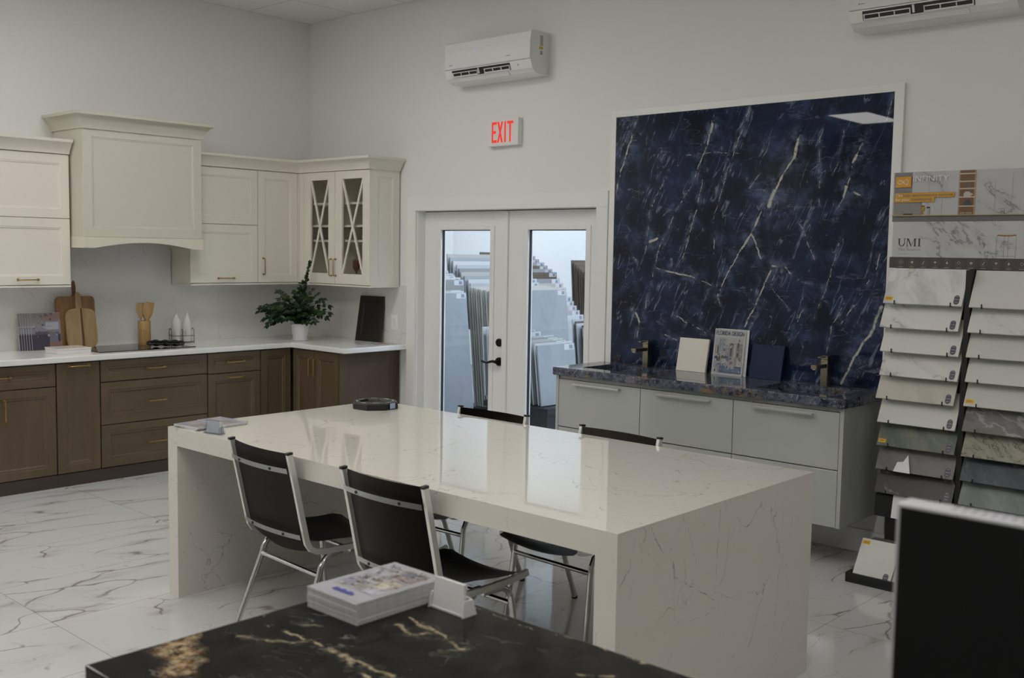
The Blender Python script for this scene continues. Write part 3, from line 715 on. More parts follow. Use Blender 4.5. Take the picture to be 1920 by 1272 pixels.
# range hood
HX, HL, HR = .475, -2.300, -1.369
c = thing('range_hood', 'large cream range hood with arched lower edge over the cooktop', 'range hood', (.24, (HL+HR)/2, 1.66))
mH = mL(HX)
b = MB().box(.014, HX-.02, HL, HR, 1.742, 2.515)
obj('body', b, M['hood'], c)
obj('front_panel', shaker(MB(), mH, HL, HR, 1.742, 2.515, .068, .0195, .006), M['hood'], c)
n = 16; arc = [(HL-.005, 1.662)]
for i in range(n+1):
    u = -2.222+(2.222-1.452)*i/n
    arc.append((u, 1.662+.043*math.sin(PI*i/n)**.9 if 0 < i < n else 1.662))
arc += [(HR+.008, 1.662), (HR+.008, 1.741), (HL-.005, 1.741)]
b = MB().mprism(mL(HX+.012), arc, -.034, 0)
b.box(.014, HX-.0222, HL-.005, HL+.02, 1.662, 1.741); b.box(.014, HX-.0222, HR-.015, HR+.008, 1.662, 1.741)
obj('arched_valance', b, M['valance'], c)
obj('liner', MB().box(.02, HX-.025, HL+.022, HR-.017, 1.715, 1.7415), M['steel'], c)
HC = [(0, 2.500), (.012, 2.500), (.016, 2.530), (.034, 2.552), (.052, 2.582), (.074, 2.592), (.077, 2.612), (0, 2.612)]
obj('crown', MB().sweep([(.0005, HL+.001), (HX-.001, HL+.001), (HX-.001, HR-.001), (.0005, HR-.001)], HC), M['hood'], c)
# ------------------------------------------------------------------ things on the kitchen counter
tag(obj('cooktop', MB().box(.055, .535, -2.225, -1.462, CZ+.0003, CZ+.006, .002), M['glass_black']), 'flat black glass cooktop set on the white counter', 'cooktop')
ZK = CZ+.0062
ch = thing('utensil_holder', 'bamboo cylinder holding wooden utensils on the cooktop', 'utensil holder', (.19, -1.70, ZK))
h = MB().lathe([(.046,0),(.047,.003),(.047,.184),(.0455,.186),(.040,.186),(.040,.012),(.001,.011)], .19, -1.70, ZK, 32, close=False)
h.bm.faces.new([v for v in h.bm.verts if abs(v.co.z-ZK) < 1e-6][:32][::-1])
obj('cup', h, M['bamboo'], ch)
r = MB().tube([(.19+.0475*math.cos(-.75)+.024*math.cos(a)*.73, -1.70+.0475*math.sin(-.75)+.024*math.cos(a)*.68, ZK+.095+.026*math.sin(a)) for a in [2*PI*i/18 for i in range(18)]], .0012, 6, closed=True)
obj('engraved_ring', r, M['board_big'], ch)
def utensil(x, y, lean, yaw, kind, label):
    b = MB(); L = .20
    b.tube([(0,0,.0),(0,0,.14),(0,0,L)], [.006,.0055,.007], 8)
    if kind == 'spoon': head = [(.010,L-.01),(.026,L+.035),(.031,L+.07),(.024,L+.105),(0,L+.116)]
    elif kind == 'turner': head = [(.009,L-.01),(.024,L+.025),(.032,L+.10),(.033,L+.118)]
    else: head = [(.009,L-.01),(.024,L+.03),(.028,L+.07),(.022,L+.112)]
    poly = [(u, v) for u, v in head]+[(-u, v) for u, v in head[::-1] if u > 0]
    b.prism([(u, -.004, v) for u, v in poly], [(u, .004, v) for u, v in poly])
    b.xform(Matrix.Translation((x, y, ZK+.0125)) @ Matrix.Rotation(yaw, 4, 'Z') @ Matrix.Rotation(lean, 4, 'Y') )
    tag(obj('wooden_utensil', b, M['utensil']), label, 'utensil', 'wooden utensils in the bamboo cylinder')
FA = PI/4+.0
utensil(.184, -1.712, -.07, FA+.1, 'spoon', 'wooden spoon leaning left in the bamboo cylinder')
utensil(.199, -1.690, .10, FA, 'turner', 'wooden turner with slanted end leaning right in the bamboo cylinder')
utensil(.178, -1.694, .03, FA-.1, 'fork', 'wooden utensil standing upright in the middle of the bamboo cylinder')
utensil(.207, -1.703, .05, FA+.2, 'spoon', 'small wooden spoon in front of the turner in the bamboo cylinder')
# chunky black chain ornament
ch = thing('chain_ornament', 'chunky black decorative chain lying on the cooktop edge', 'ornament', (.42, -1.64, ZK))
p0, p1 = Vector((.375, -1.745)), Vector((.510, -1.585)); d = (p1-p0).normalized(); nn = Vector((-d.y, d.x))
for k in range(7):
    f = k/6; q = p0.lerp(p1, f); flat = k % 2 == 0
    ring = []
    for i in range(20):
        a = 2*PI*i/20; u, v = .029*math.cos(a), .022*math.sin(a)
        tilt = .45 if flat else -1.0
        off = nn*(v*math.cos(tilt))
        ring.append((q.x+d.x*u+off.x, q.y+d.y*u+off.y, ZK+.030+v*math.sin(tilt)))
    obj('link', MB().tube(ring, .0085, 8, closed=True), M['black_matte'], ch)
# oil bottles in a wire caddy
ZC = CZ+.0005
cd = thing('wire_caddy', 'black wire caddy holding two white bottles beside the cooktop', 'caddy', (.135, -1.355, ZC), None)
B1, B2 = (.125, -1.395), (.150, -1.315)
dx, dy = B2[0]-B1[0], B2[1]-B1[1]; L = math.hypot(dx, dy); ux, uy = dx/L, dy/L; vx, vy = uy, -ux
def cp(u, v, z): return (.1375+ux*u+vx*v, -1.355+uy*u+vy*v, ZC+z)
W_, D_ = .088, .043
w = MB()
for z in (.008, .058): w.tube([cp(-W_,-D_,z), cp(W_,-D_,z), cp(W_,D_,z), cp(-W_,D_,z)], .0022, 6, closed=True)
for u in (-.055,-.02,.02,.055): w.tube([cp(u,-D_,.008), cp(u,D_,.008)], .0018, 6)
obj('basket', w, M['black'], cd)
for u, v0 in ((-W_, 0), (W_, 0), (0, 0)):
    a = MB().tube([cp(u,-D_,.0), cp(u,-D_,.085), cp(u,-D_*.75,.105), cp(u,0,.118), cp(u,D_*.75,.105), cp(u,D_,.085), cp(u,D_,.0)] if u else [cp(0,-D_,.0), cp(0,-D_,.1), cp(0,-D_*.6,.106), cp(0,0,.106), cp(0,D_*.6,.106), cp(0,D_,.1), cp(0,D_,.0)], .0022, 6)
    obj('hoop', a, M['black'], cd)
for k, (x, y) in enumerate((B1, B2)):
    g = thing('oil_bottle', ['white ceramic oil bottle, left one in the wire caddy', 'white ceramic oil bottle, right one in the wire caddy'][k], 'bottle', (x, y, ZC+.0105), 'white bottles in the caddy')
    obj('body', MB().lathe([(.034,0),(.037,.004),(.0375,.12),(.036,.145),(.028,.175),(.016,.198),(.0125,.208),(.0125,.222)], x, y, ZC+.0105, 26), M['ceramic'], g)
    obj('pourer', MB().lathe([(.010,0),(.011,.006),(.006,.010),(.0045,.03),(.003,.045)], x, y, ZC+.0105+.222, 12), M['steel'], g)
    e = MB(); ax, ay = .64, -.77
    rr = .0383
    for j, (s, z) in enumerate(((.10,.075),(.0,.085),(-.12,.07),(.05,.06))):
        an = math.atan2(ay, ax)+s
        e.tube([(x+rr*math.cos(an), y+rr*math.sin(an), ZC+z), (x+rr*math.cos(an+.08), y+rr*math.sin(an+.08), ZC+z+.018), (x+rr*math.cos(an+.16), y+rr*math.sin(an+.16), ZC+z+.002)], .0009, 5)
    obj('script_mark', e, M['ink_grey'], g)
# cutting boards
def board_shape(y0, y1, z0, z1, rad, hy, hw, hz):
    P = []
    def corner(cy, cz, a0):
        for i in range(6):
            a = a0+PI/2*i/5; P.append((cy+rad*math.cos(a), cz+rad*math.sin(a)))
    corner(y1-rad, z0+rad, -PI/2); corner(y1-rad, z1-rad, 0)
    P.append((hy+hw, z1)); P.append((hy+hw*.8, hz-.02)); 
    for i in range(5):
        a = PI*.12+PI*.76*i/4; P.append((hy+hw*.95*math.cos(a), hz-.02+.02*math.sin(a)))
    P.append((hy-hw*.8, hz-.02)); P.append((hy-hw, z1))
    corner(y0+rad, z1-rad, PI/2); corner(y0+rad, z0+rad, PI)
    return P
def leaning(poly, th, x_foot, lean, z=CZ):
    b = MB(); b.prism([(0, y, q) for y, q in poly], [(th, y, q) for y, q in poly])
    bmesh.ops.bevel(b.bm, geom=[e for e in b.bm.edges if abs(e.verts[0].co.x-e.verts[1].co.x) < 1e-5], offset=.003, segments=2, affect='EDGES')
    b.xform(Matrix.Translation((x_foot, 0, z+.0006)) @ Matrix.Rotation(-lean, 4, 'Y')); return b
c = thing('cutting_board', 'large brown wooden cutting board with a dark handle leaning on the backsplash', 'cutting board', (.08, -2.16, CZ))
obj('board', leaning(board_shape(-2.325, -2.035, 0, .385, .03, -2.185, .016, .40), .018, .080, .09), M['board_big'], c)
obj('handle', leaning([(-2.197,.386),(-2.173,.386),(-2.172,.46),(-2.176,.492),(-2.185,.502),(-2.194,.492),(-2.198,.46)], .016, .081, .09), M['strap'], c)
c = thing('cutting_board', 'small pale paddle board with a dark centre strip in front of the large board', 'cutting board', (.12, -2.15, CZ))
obj('board', leaning(board_shape(-2.275, -2.045, 0, .295, .055, -2.168, .020, .42), .016, .128, .16), M['board_small'], c)
obj('centre_strip', leaning([(-2.165,.004),(-2.147,.004),(-2.150,.30),(-2.160,.30)], .001, .1445, .16), M['strap'], c)
# brochures fanned on the backsplash
def cover(b, m, kind, w):
    """u,v in 0..1 picture, painted quads"""
    for (a, c_, e, f, col) in kind: b.face([m(a, e, w), m(c_, e, w), m(c_, f, w), m(a, f, w)], col); w += .00005
rk = random.Random(9)
KITCH = [(0,1,0,1,A(150,148,160,.8)),(0,1,0,.42,A(70,66,84,.8)),(.12,.62,.42,.52,A(105,98,115,.8)),(0,1,.50,.62,A(150,150,165,.8)),(.0,.45,.62,1,A(160,155,160,.8)),(.45,1,.78,1,A(170,140,132,.8)),(.5,.95,.55,.75,A(196,196,205,.8)),(.62,.9,.16,.48,A(130,130,150,.8)),(.60,1,.04,.22,A(150,118,105,.8)),(.75,.95,.0,.1,A(120,100,100,.8))] + [(u, min(1,u+rk.uniform(.02,.12)), v, min(1,v+rk.uniform(.01,.06)), rk.choice([A(120,116,130,.8),A(170,160,160,.8),A(95,90,108,.8),A(185,182,188,.8),A(150,128,118,.8)])) for u, v in [(rk.uniform(0,.95), rk.uniform(.35,.97)) for _ in range(45)]]
for k in range(6):
    y = -2.600+.0155*k; x = .030+.0052*k
    Mx = Matrix.Translation((x+.06, y, CZ+.0006)) @ Matrix.Rotation(-.14-.006*(5-k), 4, 'Y')
    br = thing('brochure', ['rearmost brochure of the fan leaning by the cutting boards','fifth brochure from the front in the fan by the cutting boards','fourth brochure from the front in the fan by the cutting boards','third brochure from the front in the fan by the cutting boards','second brochure from the front in the fan by the cutting boards','front brochure with a kitchen photo leaning left of the cutting boards'][k], 'brochure', (x+.06, y+.1, CZ), 'brochures fanned on the backsplash')
    b = MB().box(0, .003, 0, .212, 0, .272); b.xform(Mx); obj('pages', b, M['paper'], br)
    b = MB(); m = lambda u, v, w: (.0032+w, .001+u*.21, .001+v*.27)
    cover(b, m, KITCH, 0); b.xform(Mx); obj('cover_picture', b, M['print'], br)
# flat white box and papers
b = thing('gift_box', 'flat cream box with lid lying in front of the cutting boards', 'box', (.375, -2.38, CZ))
obj('base', MB().box(.27, .480, -2.500, -2.262, CZ+.0005, CZ+.028, .002), M['ceramic'], b)
obj('lid', MB().box(.268, .482, -2.502, -2.260, CZ+.0285, CZ+.040, .002), M['ceramic'], b)
# potted plant
PX, PY = .50, -.47
c = thing('potted_plant', 'dark green leafy plant in a white pot on the counter corner', 'plant', (PX, PY, CZ))
obj('saucer', MB().lathe([(.060,0),(.068,.003),(.071,.012),(.069,.012),(.062,.006)], PX, PY, CZ+.0004, 32), M['white'], c)
obj('pot', MB().lathe([(.056,0),(.058,.003),(.074,.118),(.078,.119),(.078,.134),(.074,.135),(.071,.118),(.06,.10)], PX, PY, CZ+.0065, 36), M['white'], c)
obj('soil', MB().lathe([(.050,.0),(.0715,.001),(.0705,.006),(.002,.012)], PX, PY, CZ+.108, 24), M['soil'], c)
rs = random.Random(11)
lf, st = MB(), MB()
FW = Vector((.675, -.737, 0)).normalized()      # towards the room
RT = Vector((.737, .675, 0)).normalized()
def leaflet(p, d, up, L):
    d = d.normalized(); s = d.cross(up).normalized(); nrm = s.cross(d)
    P = []
    for k, wd in ((0,.08),(.2,.62),(.45,1),(.72,.72),(1,0.02)):
        q = p+d*L*k-Vector((0,0,1))*L*.18*k*k
        P.append((q-s*L*.285*wd+nrm*L*.05*wd, q, q+s*L*.285*wd+nrm*L*.05*wd))
    V = [[lf.bm.verts.new(x) for x in r] for r in P]
    for a, b in zip(V, V[1:]):
        for j in range(2): lf.bm.faces.new((a[j], a[j+1], b[j+1], b[j]))
def frond(ex, ez, depth, L_leaf, n=9, bare=.3):
    """arching stem from the pot; ex right of pot, ez above the rim, depth towards the room"""
    p0 = Vector((PX, PY, CZ+.12))+RT*rs.uniform(-.035,.035)+FW*rs.uniform(-.035,.035)
    p2 = Vector((PX, PY, CZ+.14+ez))+RT*ex+FW*depth
    p1 = p0.lerp(p2, .45)+Vector((0,0,.05+.25*abs(ex)+.05*ez))
    pts = [(p0*(1-t)**2+p1*2*t*(1-t)+p2*t*t) for t in [i/12 for i in range(13)]]
    st.tube(pts, [.0052-.0032*i/12 for i in range(13)], 6)
    n = max(5, int(n*.72))
    for i in range(n):
        t = bare+(1-bare)*i/(n-1)
        q = p0*(1-t)**2+p1*2*t*(1-t)+p2*t*t
        tan = ((p1-p0)*(1-t)+(p2-p1)*t).normalized()
        side = tan.cross(Vector((0,0,1)))
        side = (side.normalized() if side.length > .15 else RT.copy())
        for sg in (-1, 1):
            dd = side*sg*.75+Vector((0,0,1))*sg*.35*(1 if side.dot(FW) < 0 else -1)*abs(side.dot(FW))+tan*.6+Vector((rs.uniform(-.15,.15), rs.uniform(-.15,.15), rs.uniform(-.1,.35)))
            leaflet(q, dd, (Vector((0,0,.7))+FW*.9+Vector((rs.uniform(-.4,.4),rs.uniform(-.4,.4),rs.uniform(-.3,.3)))).normalized(), L_leaf*rs.uniform(.85,1.2)*(1-.3*max(0,t-.6)))
    leaflet(pts[-1], pts[-1]-pts[-2], (Vector((0,0,1))+FW*.5).normalized(), L_leaf*.9)
for ex, ez, dp, L_, n in [(.078,.495,.02,.058,19),(.012,.28,.05,.06,10),(.09,.27,-.03,.062,8),(-.31,.135,.06,.055,13),(-.24,-.005,.10,.055,12),(-.17,.26,-.02,.062,10),(-.22,.16,-.05,.06,11),(-.13,.14,.12,.065,10),(-.10,.21,.07,.065,10),(-.19,.08,.10,.06,11),(.19,.20,.02,.058,8),(.23,.15,-.03,.055,8),(.22,.06,.05,.055,7),(.17,.10,.08,.06,8),(.10,.15,.10,.062,9),(.02,.17,.13,.065,9),(-.04,.24,.02,.065,10),(.06,.20,-.05,.06,9),(-.12,.04,.13,.06,9),(.13,.03,.11,.055,7),(-.06,.10,.15,.06,9),(.05,.08,.14,.06,8),(-.15,.20,.05,.06,9),(-.27,.09,-.03,.05,10),(-.33,.10,.02,.055,13),(-.20,.03,.14,.06,11),(-.28,.04,.06,.055,12),(.24,.10,.02,.055,8),(.14,.24,.0,.055,9),(.0,.12,.16,.065,9),(-.08,.17,.12,.065,10),(-.05,.05,.17,.06,9),(.08,.02,.15,.055,8),(-.16,.11,.08,.062,11),(.03,.33,.03,.06,10)]:
    frond(ex, ez, dp, L_, n)
obj('stems', st, M['stem'], c); obj('foliage', lf, M['leaf'], c, smooth=60)
# dark cabinet-door sample leaning by the outlet
b = MB(); shaker(b, lambda u, v, w: (u, -w, v), 0, .285, 0, .385, .05, .02, .005)
b.xform(Matrix.Translation((.775, -.108, CZ+.0008)) @ Matrix.Rotation(.10, 4, 'Z') @ Matrix.Rotation(-.17, 4, 'X'))
tag(obj('door_sample', b, tree_wood('espresso_wood', (.012,.0095,.008,1), (.022,.017,.014,1), .4)), 'black-brown cabinet door sample leaning on the backsplash right of the plant', 'sample board')
for k, (x, y, r, cols) in enumerate(((1.10,-.28,.4,A(150,150,158)),(1.16,-.19,.95,A(70,74,92)),(1.19,-.12,.2,A(190,150,145)))):
    l = thing('leaflet', ['grey leaflet lying nearest the counter edge below the dark door sample','dark blue leaflet lying in the middle of three by the dark door sample','pink and white leaflet lying closest to the door casing'][k], 'leaflet', (x, y, CZ), 'leaflets at the end of the white counter')
    Mx = Matrix.Translation((x, y, CZ+.0004+.0016*k)) @ Matrix.Rotation(r, 4, 'Z')
    b = MB().box(-.05, .05, -.07, .07, 0, .0012); b.xform(Mx); obj('sheet', b, M['paper'], l)
    b = MB(); m = lambda u, v, w: (-.045+.09*u, -.065+.13*v, .00135+w)
    cover(b, m, [(0,1,0,1,cols),(.1,.9,.55,.9,A(200,200,205)),(.1,.5,.1,.45,A(90,90,110)),(.55,.9,.15,.4,A(160,110,100))], 0); b.xform(Mx); obj('print', b, M['print'], l)
# outlet
o = thing('wall_outlet', 'white rectangular switch plate on the backsplash beside the door', 'outlet', (1.178, -.0125, 1.03))
obj('plate', MB().box(1.137, 1.219, -.0185, -.0128, 1.026, 1.149, .002), M['white'], o)
obj('rocker', MB().box(1.160, 1.196, -.0225, -.0187, 1.054, 1.121, .002), M['white_gloss'], o)
# ------------------------------------------------------------------ island, chairs
IX, IY, IW, ID, IH = 3.155, -3.161, 2.663, 1.318, .822
isl = thing('kitchen_island', 'long ivory quartz waterfall island table in the middle of the room', 'island', (IX, IY, 0))
def xz(poly): return MB().prism([(IX+x, IY, z) for x, z in poly], [(IX+x, IY+ID, z) for x, z in poly])
zb_ = IH-.084; e_ = .0002
for nm, b, mt in (('top_slab', xz([(e_, IH), (IW-e_, IH), (IW-.086-e_, zb_), (.082+e_, zb_)]), 'island'),
                  ('side_panel', xz([(0, 0), (.082, 0), (.082, zb_), (0, IH)]), 'island'),
                  ('side_panel', xz([(IW-.086, 0), (IW, 0), (IW, IH), (IW-.086, zb_)]), 'island_side')):
    obj(nm, b, M[mt], isl)
isl.rotation_euler.z = .006
# octagonal black tray with pale dashes
oc = thing('octagonal_tray', 'black octagonal box with white dashes round its rim on the island corner', 'tray', (3.335, -2.03, IH))
a0 = PI/8+.15
def octo(r): return [(3.335+r*math.cos(a0+PI/4*i), -2.03+r*math.sin(a0+PI/4*i)) for i in range(8)]
b = MB(); R = []
for r, z in ((.128,.0),(.130,.003),(.130,.030),(.120,.036),(.088,.036),(.082,.026)):
    R.append([b.bm.verts.new((x, y, IH+.0006+z)) for x, y in octo(r)])
for p, q in zip(R, R[1:]):
    for i in range(8): b.bm.faces.new((p[i], p[(i+1) % 8], q[(i+1) % 8], q[i]))
b.bm.faces.new(R[0][::-1]); b.bm.faces.new(R[-1])
obj('body', b, M['black'], oc, smooth=20)
for i in range(8):
    an = a0+PI/4*i+PI/8; c_, s_ = math.cos(an), math.sin(an); q = (3.335+.097*c_, -2.03+.097*s_)
    d = MB().box(-.003, .003, -.018, .018, 0, .001); d.xform(Matrix.Translation((q[0], q[1], IH+.0372)) @ Matrix.Rotation(an, 4, 'Z'))
    obj('dash', d, M['white'], oc)
d = MB().box(-.001, .001, -.02, .02, 0, .03); d.xform(Matrix.Translation((3.335+.126*math.cos(a0+PI/4*7+PI/8), -2.03+.126*math.sin(a0+PI/4*7+PI/8), IH+.006)) @ Matrix.Rotation(a0+PI/4*7+PI/8, 4, 'Z'))
obj('price_tag', d, plain('pale_blue_film', (.45,.55,.75,1), .3), oc)
# magazines and card holder on the island
MAGC = [(0,1,0,1,A(150,150,156)),(0,1,.80,1,A(175,175,180)),(.08,.7,.84,.94,A(95,98,150)),(.1,.9,.35,.72,A(130,122,122)),(.15,.5,.4,.66,A(165,160,160)),(.5,.85,.10,.32,A(150,128,115)),(.1,.4,.06,.28,A(120,125,150))]
def flat_mag(nm, label, cat, x, y, z, w, h, th, rot, group, pic=MAGC, edge='paper_edge'):
    t = thing(nm, label, cat, (x, y, z), group)
    Mx = Matrix.Translation((x, y, z)) @ Matrix.Rotation(rot, 4, 'Z')
    b = MB().box(-w/2, w/2, -h/2, h/2, 0, th); b.xform(Mx); obj('pages', b, M[edge], t)
    if pic:
        b = MB(); m = lambda u, v, q: (-w/2+.001+u*(w-.002), -h/2+.001+v*(h-.002), th+.0002+q)
        cover(b, m, pic, 0); b.xform(Mx); obj('cover_picture', b, M['print'], t)
    return t
z = IH+.0005
for k in range(3):
    flat_mag('catalogue', ['bottom catalogue of the pile at the left end of the island','middle catalogue of the pile at the left end of the island','top blue-grey catalogue of the pile at the left end of the island'][k], 'catalogue', 3.262+.006*k, -3.068-.002*k, z+.0055*k, .185, .135, .005, .02+.05*k, 'catalogues on the island')
for k in range(2):
    flat_mag('catalogue', ['lower catalogue of the pile just behind the leaning card holder','upper grey catalogue of the pile just behind the card holder on the island'][k], 'catalogue', 3.250+.004*k, -2.925, z+.0075*k, .22, .135, .007, .06+.03*k, 'catalogues on the island')
def card_holder(label, x, y, z, rot, mat, L=.105, grp='cards in the holder'):
    h = thing('card_holder', label, 'card holder', (x, y, z))
    Mx = Matrix.Translation((x, y, z)) @ Matrix.Rotation(rot, 4, 'Z')
    def put(nm, b, mm): b.xform(Mx); obj(nm, b, mm, h)
    f = MB(); f.prism([(-L/2+.008,-.016,0),(L/2-.004,-.016,0),(L/2-.012,-.006,.066),(-L/2+.008,-.006,.066)], [(-L/2+.008,-.0135,0),(L/2-.004,-.0135,0),(L/2-.012,-.0035,.066),(-L/2+.008,-.0035,.066)]); put('front_wall', f, mat)
    f = MB(); f.prism([(-L/2+.008,.0175,0),(L/2-.006,.0175,0),(L/2-.010,.013,.034),(-L/2+.008,.013,.034)], [(-L/2+.008,.020,0),(L/2-.006,.020,0),(L/2-.010,.0155,.034),(-L/2+.008,.0155,.034)]); put('back_wall', f, mat)
    for s in (-1, 1):
        f = MB(); f.prism([(s*L/2,-.021,0),(s*L/2,.021,0),(s*(L/2-.003),.013,.034),(s*(L/2-.003),-.014,.034)], [(s*(L/2-.003),-.021,0),(s*(L/2-.003),.021,0),(s*(L/2-.006),.013,.034),(s*(L/2-.006),-.014,.034)]); put('end_wall', f, mat)
    f = MB().box(-L/2+.002, L/2-.002, -.0172, .0172, 0, .004); put('floor', f, mat)
    return Mx
Mx = card_holder('clear acrylic card holder beside catalogues at the island end', 3.472, -3.105, z, .25, M['acrylic'], .10)
for k in range(3):
    b = MB().box(-.043, .043, 0, .0006, 0, .052); b.xform(Mx @ Matrix.Translation((0, -.006+.004*k, .0045)) @ Matrix.Rotation(-.12, 4, 'X'))
    tag(obj('business_card', b, M['cardw']), ['front','middle','back'][k]+' white card in the clear holder on the island', 'card', 'cards on the island')
# ------------------------------------------------------------------ the four chairs
def make_chair(label):
    c = thing('stacking_chair', label, 'chair', (0,0,0), 'vinyl and chrome chairs at the island')
    TOP = [(-.280,.850),(-.262,.770),(-.240,.670),(-.219,.572),(-.203,.500),(-.194,.464),(-.176,.437),(-.148,.423),(-.10,.417),(-.04,.415),(.05,.414),(.16,.417),(.24,.423),(.268,.430)]
    P = [Vector(p) for p in TOP]
    for s in (-1, 1):
        f = obj('side_frame', MB().ribbon(TOP, s*.222, s*.238, .024), M['chrome_flat'], c)
        b = MB().box(-.0095, .0095, -.0135, .0135, -.004, .006, .001); b.xform(Matrix.Translation((s*.230, -.2805, .851)) @ Matrix.Rotation(.11, 4, 'X'))
        obj('end_cap', b, M['black'], f)
    def yb(zv):
        for (y0, z0), (y1, z1) in zip(TOP, TOP[1:]):
            if z1 <= zv <= z0: return y0+(y1-y0)*(z0-zv)/(z0-z1)
        return TOP[0][0]
    bow = .026
    def fback(u, v):
        s = 2*u-1; zv = .424+(.848-.424)*v
        roll = .012*max(0, (v-.93)/.07)**2
        return Vector((s*.2205, yb(zv)+.004-bow*(1-s*s)+roll*.5, zv-.026*(1-s*s)*max(0,(.14-v)/.14)))
    obj('backrest', MB().sheet(fback, 18, 20, -.024), M['vinyl'], c, smooth=50)
    for zc in (.778, .492):
        def fs(u, v, zc=zc):
            s = 2*u-1; zv = zc-.011+.022*v
            return Vector((s*.222, yb(zv)-.0215-bow*(1-s*s)*1.0, zv))
        b = obj('back_strap', MB().sheet(fs, 18, 1, .003), M['chrome_flat'], c)
        for s in (-.55, .55):
            y = yb(zc)-.0215-bow*(1-s*s)
            obj('bolt', MB().tube([(s*.222, y-.004, zc), (s*.222, y+.001, zc)], .006, 10), M['black'], b)
    def fseat(u, v):
        s = 2*u-1; y = -.165+.455*v
        zz = .440+.026*abs(s)**2.2-.020+.012*math.cos((v-.15)*5.0)-.02*max(0, v-.88)/.12+.02*max(0,.12-v)/.12
        return Vector((s*.220, y, zz))
    obj('seat', MB().sheet(fseat, 16, 18, -.030), M['seat_vinyl'], c, smooth=50)
    for s in (-1, 1):
        for nm, path in (('rear', [(-.02,.3985),(-.075,.394),(-.105,.378),(-.125,.345),(-.135,.31),(-.258,.006)]), ('front', [(.02,.3985),(.125,.396),(.160,.382),(.178,.350),(.184,.31),(.225,.006)])):
            x1 = .224+.012
            l = obj('leg', MB().tube([(s*(.224+.012*max(0,(.4-z_)/.4)), y_, z_) for y_, z_ in path], .0130, 12), M['chrome'], c)
            y_, z_ = path[-1]
            obj('foot', MB().tube([(s*x1, y_, .0), (s*x1, y_, .012)], .0142, 12), M['rubber'], l)
    for y_, z_ in ((-.135,.315), (.1835,.322)):
        obj('crossbar', MB().tube([(-.219, y_, z_), (.219, y_, z_)], .0105, 10), M['chrome'], c)
    for s in (-1, 1): obj('seat_bracket', MB().box(s*.17, s*.221, .02, .06, .396, .408), M['black'], c)
    return c
ch1 = make_chair('brown vinyl chrome chair at the near side of the island, the one further left')
ch1.location = (4.01, -2.932, 0); ch1.rotation_euler.z = -.057
dup(ch1, (4.812, -2.950, 0), -.009, 'brown vinyl chrome chair at the near side of the island, beside the brochure stack')
dup(ch1, (3.99, -2.052, 0), PI+.04, 'brown vinyl chrome chair on the far side of the island before the glass doors')
dup(ch1, (4.805, -2.066, 0), PI-.03, 'brown vinyl chrome chair on the far side of the island before the grey vanity')
# ------------------------------------------------------------------ dark counter in the foreground
GX0, GX1, GY0, GY1, GZ = 5.862, 8.3, -4.838, -4.092, .91
g = thing('stone_counter', 'black granite counter with gold and cream veins in the foreground', 'counter', ((GX0+GX1)/2, (GY0+GY1)/2, 0))
obj('top_slab', MB().box(GX0, GX1, GY0, GY1, GZ-.05, GZ, .004), M['stone'], g)
obj('side_panel', MB().box(GX0+.002, GX0+.042, GY0+.002, GY1-.002, 0, GZ-.0505), M['stone'], g)
obj('side_panel', MB().box(GX1-.042, GX1-.002, GY0+.002, GY1-.002, 0, GZ-.0505), M['stone'], g)
obj('body', MB().box(GX0+.0425, GX1-.0425, GY0+.03, GY1-.03, 0, GZ-.0505), M['black_matte'], g)
zb = GZ+.0005; rs = random.Random(5)
rq = random.Random(3)
def speckle(n, cols, u0, u1, v0, v1, s=.05):
    out = []
    for _ in range(n):
        u, v, a_, b_ = rq.uniform(u0, u1), rq.uniform(v0, v1), rq.uniform(.3, 1)*s, rq.uniform(.2, .8)*s; out.append((u, min(u+a_, u1), v, min(v+b_, v1), rq.choice(cols)))
    return out
BIG = [(0,1,0,1,A(158,157,162)),(.05,.95,.06,.94,A(164,162,168)),(.1,.9,.22,.9,A(152,148,152)),(.12,.42,.62,.86,A(170,168,176)),(.45,.9,.66,.92,A(140,126,118)),(.52,.75,.78,.9,A(100,104,120)),(.14,.5,.42,.58,A(120,118,130)),(.3,.62,.45,.62,A(185,182,184)),(.35,.5,.50,.56,A(80,78,84)),(.55,.88,.46,.60,A(178,166,150)),(.62,.82,.40,.52,A(196,188,170)),(.2,.8,.28,.40,A(170,168,176)),(.4,.7,.30,.38,A(158,152,130)),(.10,.34,.30,.50,A(140,138,152)),(.62,.92,.24,.36,A(176,176,186))] + speckle(150, [A(120,116,124), A(176,172,178), A(150,130,118), A(96,98,112), A(186,182,176), A(160,150,130), A(140,142,160)], .1, .92, .24, .9)
NM = 9
for k in range(NM):
    top = k == NM-1
    jx, jy, jr = rs.uniform(-.0006,.0006), rs.uniform(-.0008,.0008), rs.uniform(-.003,.003)
    t = flat_mag('magazine', 'top magazine of the thick pile on the black granite counter' if top else '%s magazine from the bottom in the thick pile on black granite' % ORD[k], 'magazine', 5.975+jx, -4.2365+jy, zb+.0051*k, .167, .248, .0048, jr, 'magazines piled on the black counter', BIG if top else None)
    if top:
        Mt = Matrix.Translation((5.975+jx, -4.2365+jy, zb+.0051*k+.0048)) @ Matrix.Rotation(jr, 4, 'Z')
        b = MB(); m = lambda u, v, w: (-.083+.166*u, -.123+.246*v, .0014+w)
        cols = A(60,64,150)
        for (a, e, f, h) in ((.30,.36,.10,.165),(.37,.42,.10,.155),(.43,.50,.10,.17),(.51,.56,.10,.15),(.57,.64,.10,.165),(.65,.70,.10,.145)):
            b.face([m(a,f,0), m(e,f,0), m(e,h,0), m(a,h,0)], cols)
        b.xform(Mt); obj('blue_title', b, M['print'], t)
Mx = card_holder('white card holder with cards on the black granite counter', 6.128, -4.156, zb, -.01, M['white'], .108)
